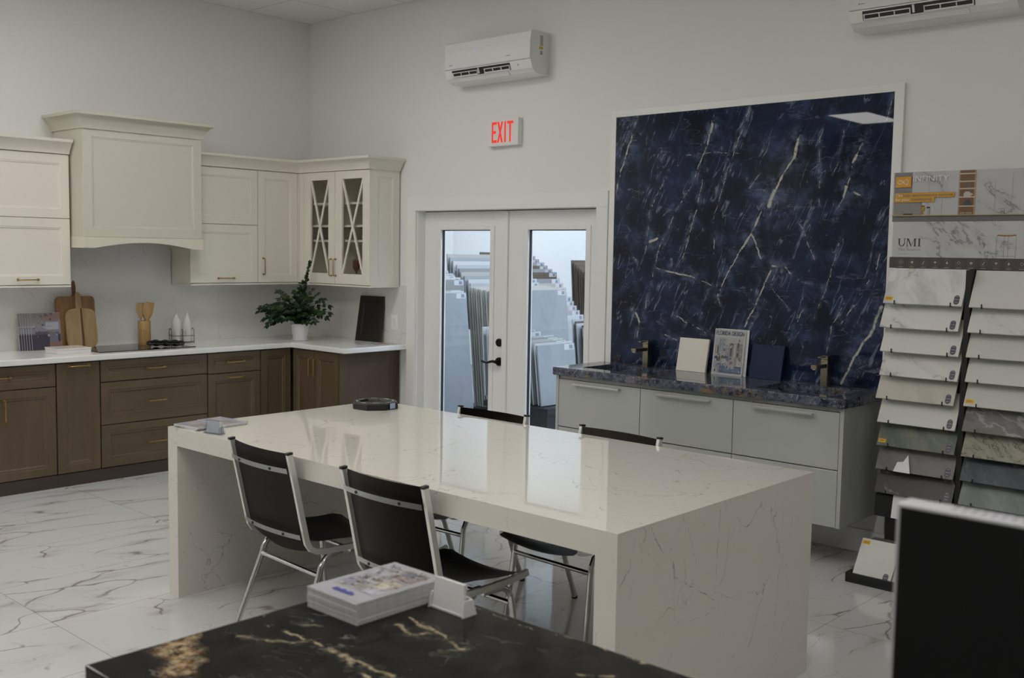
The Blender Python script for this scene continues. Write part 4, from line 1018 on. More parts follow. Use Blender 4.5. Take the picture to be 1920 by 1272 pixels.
for k in range(6):
    b = MB().box(-.041, .040, 0, .0016, 0, .060); b.xform(Mx @ Matrix.Translation((0, -.0125+.0018*k, .0045)) @ Matrix.Rotation(-.15, 4, 'X'))
    tag(obj('business_card', b, M['cardw']), '%s card from the front in the white holder on black granite' % ORD[k], 'card', 'cards on the black counter')
# monitor seen at the right edge
m_ = thing('computer_monitor', 'black computer monitor with a thin pale case at the right edge', 'monitor', (7.475, -4.43, GZ))
MX0, MX1, MZ1, MZ0, MY = 7.200, 7.755, 1.388, 1.060, -4.462
b = MB().box(MX0, MX1, MY, MY+.040, MZ0, MZ1, .004)
obj('case', b, plain('pale_grey_case', (.55,.55,.58,1), .4), m_)
obj('screen', MB().box(MX0+.006, MX1-.006, MY-.0022, MY-.0003, MZ0+.006, MZ1-.004), M['screen_off'], m_)
v = MB()
for i in range(40): v.box(MX0+.06+i*.011, MX0+.065+i*.011, MY+.012, MY+.034, MZ1-.0005, MZ1+.0008)
obj('top_vent', v, plain('vent_grey', (.35,.35,.37,1), .5), m_)
obj('stand', MB().box(7.44, 7.51, MY+.0405, MY+.056, GZ+.012, 1.22, .003), M['black'], m_)
obj('foot', MB().box(7.36, 7.59, MY-.06, MY+.12, GZ+.0005, GZ+.0115, .004), M['black'], m_)
# ------------------------------------------------------------------ navy slab, floating vanity
tag(obj('marble_panel', MB().box(3.4178, 5.3102, -.018, -.0005, .9465, 2.5912), M['blue']), 'large navy marble slab with cream veins mounted on the white wall', 'stone panel')
o = thing('wall_outlet', 'small black socket plate at the lower left of the navy slab', 'outlet', (3.468, -.02, .955))
obj('plate', MB().box(3.440, 3.500, -.0225, -.0183, .957, .988, .001), M['black'], o)
obj('indicator', MB().box(3.488, 3.492, -.0232, -.0226, .966, .970), plain('red_led', (.5,.02,.02,1), .4, emit=(1,.05,.05,1), estr=.6), o)
VX0, VX1, VF = 3.363, 5.333, -.527
v = thing('vanity_cabinet', 'pale grey glossy wall-hung vanity cabinet with six drawers', 'cabinet', ((VX0+VX1)/2, -.27, .25))
b = MB()
b.box(VX0, VX0+.022, VF-.001, -.0165, .25, .892, .001); b.box(VX1-.022, VX1, VF-.001, -.0165, .25, .892, .001)
b.box(VX0+.022, VX1-.022, VF+.03, -.0165, .25, .272); b.box(VX0+.022, VX1-.022, -.035, -.0165, .272, .78)
b.box(VX0+.022, VX1-.022, VF+.022, VF+.04, .272, .80); b.box(VX0+.022, VX1-.022, VF+.012, VF+.030, .870, .892)
obj('case', b, M['grey_gloss'], v)
mV = mB(VF)
for k, (a, e, h) in enumerate(((3.388, 4.0285, (3.524, 3.886)), (4.0335, 4.6705, (4.162, 4.529)), (4.6755, 5.308, (4.809, 5.166)))):
    for z0, z1, hz in ((.5615, .868, .848), (.252, .5555, None)):
        d = obj('drawer', MB().mbox(mV, a, e, z0, z1, -.0195, 0, .001), M['grey_gloss'], v)
        if hz:
            q = MB(); q.mbox(mV, h[0], h[1], hz-.007, hz+.004, .022, .032, .001)
            for u in (h[0]+.004, h[1]-.014): q.mbox(mV, u, u+.010, hz-.005, hz+.002, -.001, .023)
            obj('handle', q, M['steel'], d)
c = thing('stone_countertop', 'dark blue-grey granite vanity top with two sunken basins', 'countertop', ((VX0+VX1)/2, -.28, .893))
X0, X1, Y0, Y1, Z0, Z1 = VX0-.010, VX1+.012, -.557, -.019, .893, .945
SK = [(3.50, 3.97, -.435, -.115), (4.77, 5.245, -.455, -.130)]
b = MB()
b.box(X0, X1, Y0, -.4555, Z0, Z1, .009)
b.box(X0+.0, X1, -.115, Y1, Z0, Z1)
b.box(X0, SK[0][0], -.4555, -.115, Z0, Z1); b.box(SK[0][1], SK[1][0], -.4555, -.115, Z0, Z1); b.box(SK[1][1], X1, -.4555, -.115, Z0, Z1)
b.box(SK[0][0], SK[0][1], -.4555, SK[0][2], Z0, Z1); b.box(SK[1][0], SK[1][1], SK[1][3], -.115, Z0, Z1)
obj('slab', b, M['bahia'], c)
for x0, x1, y0, y1 in SK:
    b = MB(); zf = .815; t_ = .012
    b.box(x0-t_, x0, y0-t_, y1+t_, zf-t_, Z0-.0005); b.box(x1, x1+t_, y0-t_, y1+t_, zf-t_, Z0-.0005)
    b.box(x0, x1, y0-t_, y0, zf-t_, Z0-.0005); b.box(x0, x1, y1, y1+t_, zf-t_, Z0-.0005)
    b.box(x0, x1, y0, y1, zf-t_, zf)
    s = obj('basin', b, M['bahia'], c)
    obj('drain', MB().lathe([(.022,0),(.022,.002),(.016,.003)], (x0+x1)/2, (y0+y1)/2, zf, 20), M['nickel'], s)
def faucet(x, y, label):
    f = thing('faucet', label, 'faucet', (x, y, Z1), 'square faucets on the vanity top')
    z = Z1+.0005
    obj('body', MB().box(x-.021, x+.021, y-.021, y+.021, z, z+.150, .002), M['nickel'], f)
    obj('spout', MB().box(x-.018, x+.018, y-.150, y-.0212, z+.106, z+.128, .002), M['nickel'], f)
    obj('aerator', MB().box(x-.010, x+.010, y-.146, y-.124, z+.1005, z+.1058), M['steel'], f)
    obj('lever', MB().box(x-.0215, x+.0215, y-.085, y+.021, z+.153, z+.176, .002) if 0 else MB().box(x-.021, x+.021, y-.021, y+.021, z+.1515, z+.172, .002).box(x-.010, x+.010, y-.085, y-.0205, z+.165, z+.171, .001), M['nickel'], f)
faucet(3.748, -.066, 'bronze-toned square faucet at the left basin of the vanity')
faucet(5.005, -.080, 'bronze-toned square faucet at the right basin of the vanity')
def lean_y(x0, w, h, th, y_foot, lean, z=Z1):
    """box leaning back against the slab; returns matrix for local (u, -w, v)"""
    return Matrix.Translation((x0, y_foot, z+.0006)) @ Matrix.Rotation(-lean, 4, 'X')
s = thing('door_sample', 'white square sample leaning on the navy slab left of the magazine', 'sample board', (4.1, -.08, Z1), None)
b = MB().box(0, .217, 0, .019, 0, .213, .002); b.xform(lean_y(3.985, 0, 0, 0, -.080, .20)); obj('panel', b, M['cream'], s)
s = thing('door_sample', 'navy blue square sample leaning on the navy slab right of the magazine', 'sample board', (4.62, -.08, Z1), None)
b = MB().box(0, .213, 0, .019, 0, .210, .002); b.xform(lean_y(4.512, 0, 0, 0, -.085, .20)); obj('panel', b, plain('navy_lacquer', (.016,.025,.065,1), .5, spec=.2), s)
FD = [(0,1,0,1,A(185,185,184)),(.045,.955,.04,.825,A(150,148,152)),(.045,.955,.60,.825,A(178,174,174)),(.045,.40,.40,.80,A(165,165,165)),(.20,.33,.50,.78,A(105,140,150)),(.23,.26,.50,.78,A(170,180,182)),(.29,.31,.50,.78,A(170,180,182)),(.06,.17,.46,.64,A(120,118,116)),(.08,.11,.49,.60,A(185,180,175)),(.125,.155,.49,.60,A(60,60,64)),(.50,.93,.40,.70,A(140,134,134)),(.56,.60,.40,.70,A(58,50,54)),(.66,.74,.40,.68,A(180,175,172)),(.78,.82,.40,.72,A(70,60,62)),(.86,.90,.40,.66,A(160,155,152)),(.045,.50,.16,.40,A(150,152,165)),(.06,.24,.30,.40,A(52,60,95)),(.17,.30,.32,.39,A(165,145,80)),(.28,.44,.36,.42,A(70,90,80)),(.30,.50,.20,.34,A(175,176,182)),(.24,.955,.04,.20,A(72,95,120)),(.4,.9,.07,.16,A(95,120,142)),(.52,.72,.14,.40,A(165,160,162)),(.56,.66,.24,.30,A(120,110,108)),(.80,.94,.20,.38,A(190,188,186)),(.83,.91,.34,.42,A(110,125,80)),(.055,.16,.05,.14,A(190,190,190)),(.08,.13,.06,.12,A(60,60,60))] + speckle(50, [A(150,152,160), A(84,100,126), A(110,118,130), A(182,180,178), A(130,122,112), A(60,66,90)], .05, .93, .05, .42, .07) + speckle(30, [A(170,166,166), A(140,140,146), A(120,112,110), A(188,186,184)], .05, .93, .42, .8, .07)
for k, (x, yf, ln) in enumerate(((4.262, -.062, .115), (4.246, -.078, .135))):
    mg = thing('magazine', ['second magazine standing right behind the front design magazine','design magazine with blue title and living-room cover leaning on the navy slab'][k], 'magazine', (x+.1, yf, Z1), 'magazines on the vanity top')
    Mx = lean_y(x, 0, 0, 0, yf, ln)
    b = MB().box(0, .216, 0, .006, 0, .285); b.xform(Mx); obj('pages', b, M['paper'], mg)
    if k:
        b = MB(); m = lambda u, v, w: (.001+.214*u, -.0003-w, .001+.283*v)
        cover(b, m, FD, 0); b.xform(Mx); obj('cover_picture', b, M['print'], mg)
        def mm(u, v, w, Mx=Mx): return tuple(Mx @ Vector((u, -.0022-w, v)))
        text('FLORIDA DESIGN', mm, .010, .246, 0, .027, .196, M['ink_blue'], mg, 'magazine_title')
# ------------------------------------------------------------------ air conditioners
def air_con(x0, z0, label):
    a = thing('air_conditioner', label, 'air conditioner', (x0, 0, z0), 'wall-mounted split air conditioners')
    W = .858
    def P(x, d, z): return (x0+x, -d, z0+z)
    side = [(.0006,0),(.115,0),(.150,.010),(.178,.035),(.200,.090),(.200,.094),(.186,.094),(.186,.285),(.170,.296),(.0006,.296)]
    obj('housing', MB().prism([P(0,d,z) for d,z in side], [P(W,d,z) for d,z in side]), M['white'], a)
    fp = [(.1865,.097),(.203,.097),(.207,.104),(.203,.22),(.192,.283),(.178,.2975),(.1865,.280)]
    obj('front_panel', MB().prism([P(.001,d,z) for d,z in fp], [P(W-.001,d,z) for d,z in fp]), M['white_gloss'], a)
    # the slanted chin: from (.200,.090) to (.178,.035)
    cx, cz = (.178-.200), (.035-.090); L = math.hypot(cx, cz); ex, ez = cx/L, cz/L; nx, nz = -ez, ex     # down-slope, outward
    def chin(u, s, o): return P(u, .200+ex*s+nx*o, .090+ez*s+nz*o)
    m = lambda u, v, w: chin(u, v, w)
    def cb(b, u0, u1, s0, s1, o0, o1):
        return b.prism([m(u0,s0,o0),m(u1,s0,o0),m(u1,s1,o0),m(u0,s1,o0)], [m(u0,s0,o1),m(u1,s0,o1),m(u1,s1,o1),m(u0,s1,o1)])
    obj('air_outlet', cb(MB(), .075, .660, .004, .054, .0002, .0012), M['black'], a)
    for (u0, u1) in ((.082, .335), (.405, .655)):
        b = MB(); s0, s1 = .019, .052; t_ = .005
        cb(b, u0, u1, s0, s0+t_, .0013, .008); cb(b, u0, u1, s1-t_*1.6, s1, .0013, .010)
        n = 3
        for i in range(n+1):
            u = u0+(u1-u0-.005)*i/n; cb(b, u, u+.005, s0+t_, s1-t_*1.6, .0013, .007)
        obj('louvre', b, M['white'], a)
    obj('louvre_pivot', cb(MB(), .348, .358, .006, .046, .0013, .012), M['white'], a)
    obj('drain_lip', MB().prism([P(.07,.152,.0085),P(.63,.152,.0085),P(.63,.176,.030),P(.07,.176,.030)], [P(.07,.158,.0075),P(.63,.158,.0075),P(.63,.181,.029),P(.07,.181,.029)]), M['white'], a)
    obj('display', MB().prism([P(.31,.2040,.20),P(.325,.2040,.20),P(.325,.2030,.215),P(.31,.2030,.215)], [P(.31,.2048,.20),P(.325,.2048,.20),P(.325,.2038,.215),P(.31,.2038,.215)]), plain('pale_blue_display', (.65,.70,.9,1), .4, emit=(.6,.7,1,1), estr=.15), a)
    b = MB()
    for u0, u1, z0_, z1_ in ((.055,.066,.122,.130),(.070,.092,.123,.128),(.63,.672,.133,.138)): b.prism([P(u0,.2062,z0_),P(u1,.2062,z0_),P(u1,.2058,z1_),P(u0,.2058,z1_)], [P(u0,.2072,z0_),P(u1,.2072,z0_),P(u1,.2068,z1_),P(u0,.2068,z1_)])
    obj('logo', b, plain('grey_logo', (.33,.34,.36,1), .4), a)
    obj('round_mark', MB().tube([chin(.735,.027,.0002), chin(.735,.027,.0014)], .008, 16), plain('pale_grey_mark', (.50,.52,.55,1), .4), a)
    b = MB().box(x0+W+.0002, x0+W+.0010, -.100, -.070, z0+.195, z0+.268)
    obj('rating_label', b, plain('printed_rating_label', (.42,.42,.42,1), .6, var=.5, scale=200), a)
    obj('energy_label', MB().box(x0+W+.0002, x0+W+.0012, -.108, -.072, z0+.172, z0+.190), plain('lime_yellow_label', (.50,.46,.02,1), .5), a)
    obj('small_label', MB().box(x0+W+.0002, x0+W+.0010, -.098, -.074, z0+.135, z0+.162), plain('grey_sticker', (.35,.35,.36,1), .6, var=.4, scale=200), a)
air_con(1.937, 2.931, 'white split air conditioner above the EXIT sign')
air_con(5.110, 2.920, 'white split air conditioner above the navy slab, cut by the top right edge')
# ------------------------------------------------------------------ exit sign
e = thing('exit_sign', 'white EXIT sign with red letters on the wall above the doors', 'sign', (2.395, 0, 2.461))
EX0, EX1, EZ0, EZ1, EY = 2.240, 2.552, 2.461, 2.657, -.048
obj('housing', MB().box(EX0, EX1, EY, -.0006, EZ0, EZ1, .004), M['white'], e)
mE = mB(EY-.0003); b = MB(); w_, h_ = EX1-EX0, EZ1-EZ0
def er(u0, u1, v0, v1): b.mbox(mE, EX0+w_*u0, EX0+w_*u1, EZ0+h_*v0, EZ0+h_*v1, 0, .001)
LB, LT, tk = .125, .895, .050
er(.160, .160+tk, LB, LT); er(.160+tk, .325, LB, LB+.10); er(.160+tk, .325, LT-.10, LT); er(.160+tk, .295, .455, .565)
for s in (0, 1):
    xa, xb = (.365, .495) if s == 0 else (.495, .365)
    b.mprism(mE, [(EX0+w_*(xa-.027), EZ0+h_*LB), (EX0+w_*(xa+.027), EZ0+h_*LB), (EX0+w_*(xb+.027), EZ0+h_*LT), (EX0+w_*(xb-.027), EZ0+h_*LT)], 0, .001+.0003*s)
er(.565, .565+tk, LB, LT); er(.725, .725+tk, LB, LT-.10); er(.655, .845, LT-.10, LT)
obj('red_lettering', b, M['red'], e)
# ------------------------------------------------------------------ tile sample tower
RX0, RX1 = 5.444, 6.305
r = thing('sample_tower', 'black tile sample tower with two-panel sign beside the vanity', 'display rack', (5.87, -.3, 0))
b = MB()
b.box(5.475, 6.275, -.300, -.285, .32, 1.632); b.box(5.860, 5.886, -.372, -.3003, .32, 1.630)
b.box(5.475, 5.490, -.2848, -.06, .32, 1.632); b.box(6.260, 6.275, -.2848, -.06, .32, 1.632)
obj('frame', b, M['black_matte'], r)
obj('lower_shelf', MB().box(5.452, 6.29, -.372, -.3003, .322, .440, .002), M['black_matte'], r)
obj('pedestal', MB().box(5.50, 6.25, -.34, -.08, .052, .3195), M['black_matte'], r)
b = MB(); b.box(5.404, 6.33, -.590, -.06, 0, .018, .003); b.box(5.404, 6.33, -.590, -.572, .0182, .050, .003); b.box(5.404, 5.420, -.571, -.35, .0182, .050); b.box(6.314, 6.33, -.571, -.35, .0182, .050)
obj('base_tray', b, M['black'], r)
obj('tile_rest', MB().box(5.452, 6.28, -.418, -.3405, .170, .196), plain('grey_bracket', (.16,.16,.155,1), .5), r)
# sign
YS = -.300; mS = mB(YS)
sg = obj('sign_panel', MB().box(RX0, RX1, YS, YS+.0145, 1.6325, 2.128), M['white'], r); sg['label'] = 'white backing of the sign'
def grey_marble(name, a, bcol, sc, seed):
    return stone_tile(name, a, bcol, .02, .8, .35, sc, seed, None, .9, .40)
SMX = RX1
up = obj('upper_sign', MB().box(RX0+.002, SMX, YS-.0042, YS-.0003, 1.902, 2.127), grey_marble('printed_marble_upper', (.48,.485,.49,1), (.16,.165,.18,1), .8, 3), r)
up['label'] = 'upper sign panel with kitchen picture'
mS2 = mB(YS-.0043)
def pic(nm, rects, parent, m):
    b = MB(); w = .0002
    for a, e_, f, h, col in rects: b.mprism(m, [(a,f),(e_,f),(e_,h),(a,h)], w-.0001, w+.0003, col); w += .0002
    return obj(nm, b, M['print'], parent)
pic('sign_picture', [(5.452,5.545,1.985,2.126,A(120,120,122)),(5.452,5.60,1.9,1.985,A(135,132,128)),(5.7,5.7006,1.91,2.126,A(120,122,126)),(5.63,5.6306,1.91,2.126,A(130,132,136)),
    (5.780,5.862,1.906,2.126,A(112,78,46)),(5.780,5.786,1.906,2.126,A(150,135,105)),(5.855,5.862,1.906,2.126,A(165,140,95))]
    + [(5.783,5.860,zz,zz+.006,A(190,180,160)) for zz in (2.106,2.068,2.032,1.990,1.945)]
    + [(5.815,5.838,2.038,2.056,A(85,90,84)),(5.806,5.842,1.996,2.014,A(185,180,170)),(5.812,5.834,2.014,2.020,A(185,180,170)),(5.842,5.850,2.002,2.010,A(185,180,170)),(5.806,5.845,1.951,1.968,A(55,60,72)),(5.818,5.838,1.968,1.978,A(55,60,72)),(5.792,5.815,1.909,1.918,A(150,140,125)),(5.82,5.85,1.909,1.918,A(150,140,125)),
    (5.505,5.555,1.908,1.914,A(30,32,34)),(5.596,5.608,1.910,1.950,A(150,118,20)),(5.603,5.616,1.930,1.948,A(170,135,30)),(5.598,5.614,1.950,1.954,A(45,40,30)),(5.628,5.640,1.908,1.940,A(165,165,165)),(5.626,5.642,1.940,1.948,A(40,40,42)),
    (5.955,5.956,1.93,2.07,A(140,142,146)),(6.035,6.036,1.91,2.11,A(140,142,146)),(5.980,6.004,1.931,1.9325,A(60,62,62)),(6.002,6.004,1.908,1.9325,A(60,62,62)),
    (5.446,6.305,1.902,1.9065,A(176,150,96))], up, mS2)
pic('yellow_band', [(5.458,5.762,1.995,2.020,A(205,150,14)),(5.458,5.662,1.972,1.996,A(205,150,14)),(5.460,5.541,2.049,2.104,A(214,150,20))], up, mB(YS-.0108))
mS3 = mB(YS-.0125)
text('INFINITY', mS3, 5.552, 2.078, 0, .026, .178, M['ink_white'], up, 'sign_lettering')
text('The', mS3, 5.464, 2.001, 0, .014, .036, M['ink_white'], up, 'sign_lettering')
text('high performance surface', mS3, 5.504, 1.9975, 0, .018, .250, M['ink_grey'], up, 'sign_lettering')
text('for your', mS3, 5.464, 1.9755, 0, .017, .074, M['ink_white'], up, 'sign_lettering')
text('countertop', mS3, 5.544, 1.9755, 0, .017, .108, M['ink_grey'], up, 'sign_lettering')
inf = []
for i in range(33):
    a_ = 2*PI*i/32; inf.append((5.500+.026*math.cos(a_), 2.076+.020*math.sin(a_)*math.cos(a_)*(1.0+.4*(math.cos(a_) > 0))))
obj('loop_emblem', MB().tube([mS3(u, v_, 0) for u, v_ in inf[:-1]], .0016, 6, closed=True), M['ink_white'], up)
obj('sign_divider', MB().box(RX0+.002, SMX, YS-.0005, YS-.0001, 1.8725, 1.9015), plain('grey_band', (.14,.14,.14,1), .5), r)
lo = obj('lower_sign', MB().box(RX0+.014, SMX, YS-.014, YS-.0006, 1.690, 1.872), grey_marble('printed_marble_lower', (.50,.505,.51,1), (.15,.155,.17,1), .9, 8), r)
lo['label'] = 'lower grey marble sign panel'
mS4 = mB(YS-.0142)
# serif letters U M I
u = MB()
def q4(a, b_, c_, d_): u.mprism(mS4, [a, b_, c_, d_], 0, .0006)
U0, V0, hh = 5.487, 1.745, .041
def bar(x0, x1, z0, z1): u.mbox(mS4, U0+x0, U0+x1, V0+z0, V0+z1, 0, .0006)
bar(.004,.011,.012,hh); bar(.034,.037,.012,hh); bar(0,.015,hh-.002,hh); bar(.030,.041,hh-.002,hh)
pts_ = [(.0205+.0150*math.cos(a_), .013+.013*math.sin(a_)) for a_ in [PI+PI*i/10 for i in range(11)]]
for p_, q_ in zip(pts_, pts_[1:]):
    t0 = .004
    u.mprism(mS4, [(U0+p_[0], V0+p_[1]), (U0+q_[0], V0+q_[1]), (U0+.0205+(q_[0]-.0205)*.72, V0+q_[1]+.0035), (U0+.0205+(p_[0]-.0205)*.72, V0+p_[1]+.0035)], 0, .0006)
bar(.048,.051,0,hh); bar(.044,.056,0,.002); bar(.043,.052,hh-.002,hh); bar(.086,.093,0,hh); bar(.081,.098,0,.002); bar(.087,.098,hh-.002,hh)
u.mprism(mS4, [(U0+.049,V0+hh),(U0+.056,V0+hh),(U0+.072,V0+.004),(U0+.068,V0)], 0, .0007)
u.mprism(mS4, [(U0+.068,V0),(U0+.071,V0+.003),(U0+.089,V0+hh),(U0+.0865,V0+hh)], 0, .0008)
bar(.108,.115,0,hh); bar(.103,.120,0,.002); bar(.103,.120,hh-.002,hh)
obj('sign_lettering', u, M['ink'], lo)
text('The Source', mS4, 5.487, 1.7235, 0, .013, .118, M['ink_grey'], lo, 'sign_lettering')
obj('fine_rule', MB().mbox(mS4, 5.487, 5.607, 1.7405, 1.7410, 0, .0005), M['ink_grey'], lo)
obj('fine_print', MB().mbox(mS4, 5.487, 5.545, 1.7060, 1.7075, 0, .0004), M['ink_grey'], lo)
b = MB(); b.mprism(mS4, [(6.072+.046*math.cos(2*PI*i/24)-.05, 1.803+.006*math.sin(2*PI*i/24)) for i in range(24)], 0, .0004, A(140,95,50))
b.mprism(mS4, [(6.022+.046*math.cos(2*PI*i/24), 1.809+.005*math.sin(2*PI*i/24)) for i in range(24)], .0001, .0006, A(185,185,185))
for x_ in (5.976, 6.011, 6.030, 6.066): b.mprism(mS4, [(x_,1.691),(x_+.0015,1.691),(x_+.0015,1.80),(x_,1.80)], 0, .0003, A(130,100,60))
b.mprism(mS4, [(5.976,1.7015),(6.068,1.7015),(6.068,1.703),(5.976,1.703)], 0, .0003, A(130,100,60))
obj('stool_picture', b, M['print'], lo)
st = obj('icon_strip', MB().box(RX0+.002, SMX, YS-.012, YS-.0006, 1.6335, 1.6895), plain('plum_grey_strip', (.060,.050,.052,1), .4), r)
mI = mB(YS-.0122)
ic = MB()
for k in range(14):
    x_ = 5.506+.0592*k
    ic.tube([mI(x_+.0165*math.cos(2*PI*i/20), 1.664+.0165*math.sin(2*PI*i/20), .0004) for i in range(20)], .0007, 5, closed=True)
obj('icon_ring', ic, plain('gold_line', (.30,.22,.09,1), .4), st)['label'] = 'row of gold rings'
ic = MB()
for k in range(14):
    x_ = 5.506+.0592*k; s_ = k % 5
    if s_ == 0: ic.tube([mI(x_+.007*math.cos(2*PI*i/12), 1.664+.007*math.sin(2*PI*i/12), .0004) for i in range(12)], .0012, 5, closed=True)
    elif s_ == 1: ic.mprism(mI, [(x_+.007*math.cos(2*PI*i/8), 1.664+.007*math.sin(2*PI*i/8)) for i in range(8)], 0, .0006)
    elif s_ == 2: ic.mprism(mI, [(x_-.007,1.657),(x_-.003,1.657),(x_+.006,1.670),(x_+.003,1.672)], 0, .0006); ic.mbox(mI, x_-.007, x_+.005, 1.655, 1.6565, 0, .0006)
    elif s_ == 3: ic.mprism(mI, [(x_-.009,1.664),(x_+.009,1.664),(x_+.004,1.670),(x_-.004,1.670)], 0, .0006); ic.mbox(mI, x_-.002, x_+.002, 1.657, 1.664, 0, .0006)
    else: ic.mprism(mI, [(x_-.006,1.660),(x_,1.656),(x_+.006,1.660),(x_,1.674)], 0, .0006)
    ic.mbox(mI, x_-.013, x_+.013, 1.6385, 1.6403, 0, .0004)
obj('icon', ic, plain('pale_icon', (.42,.40,.38,1), .5), st)['label'] = 'row of pale icons'
# the sloping tile samples
TL, TT, TA = .200, .010, math.radians(26)
hk = []
def slope_tile(x0, zb, w, mat, label, new=False, sticker=True, group='tile samples on the tower', yb_=-.400, L=TL, ang=TA, name='tile_sample', tdx=0.0):
    t = thing(name, label, 'tile', (x0+w/2, yb_, zb), group)
    Mx = Matrix.Translation((x0, yb_, zb)) @ Matrix.Rotation(-ang, 4, 'X')
    # local: u right, v up the slope, -y outward
    b = MB().box(0, w, 0, TT, 0, L, .0008); b.xform(Mx); obj('slab', b, mat, t)
    ml = lambda u_, v_, w_: tuple(Mx @ Vector((u_, -w_, v_)))
    if sticker:
        cx_, cz_ = w-.030, .032
        pl = [(cx_+.0135*math.cos(a_), cz_+.012+.0135*math.sin(a_)) for a_ in [PI*i/8 for i in range(9)]]+[(cx_+.0135*math.cos(a_), cz_-.012+.0135*math.sin(a_)) for a_ in [PI+PI*i/8 for i in range(9)]]
        s_ = obj('oval_sticker', MB().mprism(ml, pl, .0002, .0009), M['sticker'], t)
        p_ = MB()
        for zz, hw in ((.018,.006),(.002,.010),(-.013,.007)): p_.mbox_ = None; p_.mprism(ml, [(cx_-hw,cz_+zz-.0008),(cx_+hw,cz_+zz-.0008),(cx_+hw,cz_+zz+.0012),(cx_-hw,cz_+zz+.0012)], .001, .0013)
        obj('sticker_print', p_, M['ink_white2'], s_)
    if new:
        n0 = .006; v0 = .016 if new == 1 else L-.032
        y_ = obj('new_tag', MB().mprism(ml, [(n0,v0),(n0+.040,v0),(n0+.040,v0+.020),(n0,v0+.020)], .0002, .0009), M['yellow'], t)
        text('NEW', ml, n0+.007, v0+.0055, .001, .009, .026, M['ink'], y_, 'tag_lettering', .0003)
    return t
M['sticker'] = plain('plum_sticker', (.075,.068,.095,1), .4)
M['ink_white2'] = plain('pale_print', (.40,.38,.42,1), .5)
W1 = (.70,.69,.655,1)
LEFT = [(stone_tile('tile_cloud_marble', (.70,.695,.68,1), (.33,.34,.33,1), .02, .8, .2, .8, 1.0, (.52,.53,.52,1), .5, .42), 'white and grey marble tile at the top of the left tower column, yellow tag', 1, 0),
    (stone_tile('tile_soft_vein', W1, (.30,.30,.29,1), .022, .75, .2, .7, 2.2, None, 1.1, .40), 'white tile with one grey vein, second from top in the left tower column', 0, -.012),
    (stone_tile('tile_plain_white', (.66,.65,.62,1), (.5,.49,.46,1), .02, .3, .2, .7, 3.1, None, .5, .55), 'plain white tile, third from top in the left tower column', 0, -.004),
    (stone_tile('tile_grey_vein', (.66,.65,.61,1), (.26,.26,.25,1), .026, .8, .2, 1.1, 4.7, None, 1.0, .36), 'white tile with many grey veins, fourth from top in the left tower column', 0, -.002),
    (stone_tile('tile_sand', (.54,.52,.46,1), (.42,.40,.35,1), .03, .4, .25, .8, 5.2, (.48,.46,.41,1), .5, .45), 'beige grey tile, fifth from top in the left tower column', 0, -.016),
    (stone_tile('tile_ivory', (.62,.61,.58,1), (.5,.49,.46,1), .02, .25, .2, .7, 6.4, None, .5, .55), 'ivory tile just above the green tile in the left tower column', 0, -.002),
    (stone_tile('tile_green', (.105,.135,.115,1), (.24,.20,.13,1), .03, .6, .12, 1.0, 7.3, (.19,.19,.145,1), .6, .42), 'mottled green tile with a yellow tag in the left tower column', 1, 0),
    (stone_tile('tile_mid_grey', (.185,.18,.17,1), (.30,.29,.27,1), .008, .4, .1, .9, 8.8, (.15,.147,.14,1), .6, .5), 'mid grey tile below the green tile in the left tower column', 0, 0),
    (stone_tile('tile_charcoal', (.075,.070,.064,1), (.42,.40,.36,1), .006, .8, .1, .55, 9.9, None, .9, .42), 'charcoal tile with thin white veins, lowest in the left tower column', 0, 0)]
RIGHT = [(stone_tile('tile_cream', (.62,.605,.565,1), (.45,.45,.42,1), .02, .4, .2, .5, 10.1, None, .9, .55), 'plain cream tile at the top of the right tower column', 0),
    (stone_tile('tile_faint', (.66,.655,.62,1), (.38,.38,.36,1), .012, .6, .2, .6, 11.3, None, 1.2, .42), 'white tile with a faint grey vein, second in the right tower column', 0),
    (stone_tile('tile_warm', (.58,.57,.53,1), (.48,.47,.42,1), .03, .3, .2, .7, 12.6, None, .5, .5), 'warm white tile, third from top in the right tower column', 0),
    (stone_tile('tile_pearl', (.60,.595,.565,1), (.48,.47,.45,1), .02, .3, .2, .7, 13.4, None, .5, .5), 'pearl white tile, fourth from top in the right tower column', 0),
    (stone_tile('tile_oat', (.56,.55,.50,1), (.46,.45,.41,1), .02, .25, .2, .7, 14.9, None, .5, .55), 'oat white tile with a yellow tag in the right tower column', 1),
    (stone_tile('tile_storm', (.11,.108,.10,1), (.40,.395,.38,1), .05, .7, .12, 1.1, 15.5, (.17,.165,.155,1), 1.1, .36), 'dark grey tile with white streaks in the right tower column', 0),
    (stone_tile('tile_avocado', (.27,.275,.215,1), (.07,.072,.055,1), .012, .8, .12, .8, 16.7, (.40,.36,.27,1), .9, .36), 'green and cream veined tile in the right tower column', 0),
    (stone_tile('tile_midnight', (.030,.036,.046,1), (.14,.13,.11,1), .02, .5, .08, .9, 17.2, (.055,.066,.082,1), .5, .42), 'midnight blue tile in the right tower column', 0),
    (stone_tile('tile_slate', (.16,.175,.18,1), (.27,.27,.24,1), .02, .5, .08, .9, 18.8, (.22,.235,.24,1), .5, .42), 'slate blue-grey tile, lowest in the right tower column', 0)]
ZB = [1.452,1.326,1.201,1.076,.953,.828,.706,.580,.456]
for k, (mt, lb, nw, dx_) in enumerate(LEFT):
    slope_tile(5.458+dx_, ZB[k], .398, mt, lb, nw); hk.append((5.458+dx_, ZB[k]))
ZR = [1.450,1.326,1.203,1.081,.960,.834,.708,.585,.464]
for k, (mt, lb, nw) in enumerate(RIGHT):
    slope_tile(5.890-.001*(k % 3), ZR[k], .398, mt, lb, nw); hk.append((5.890, ZR[k]))
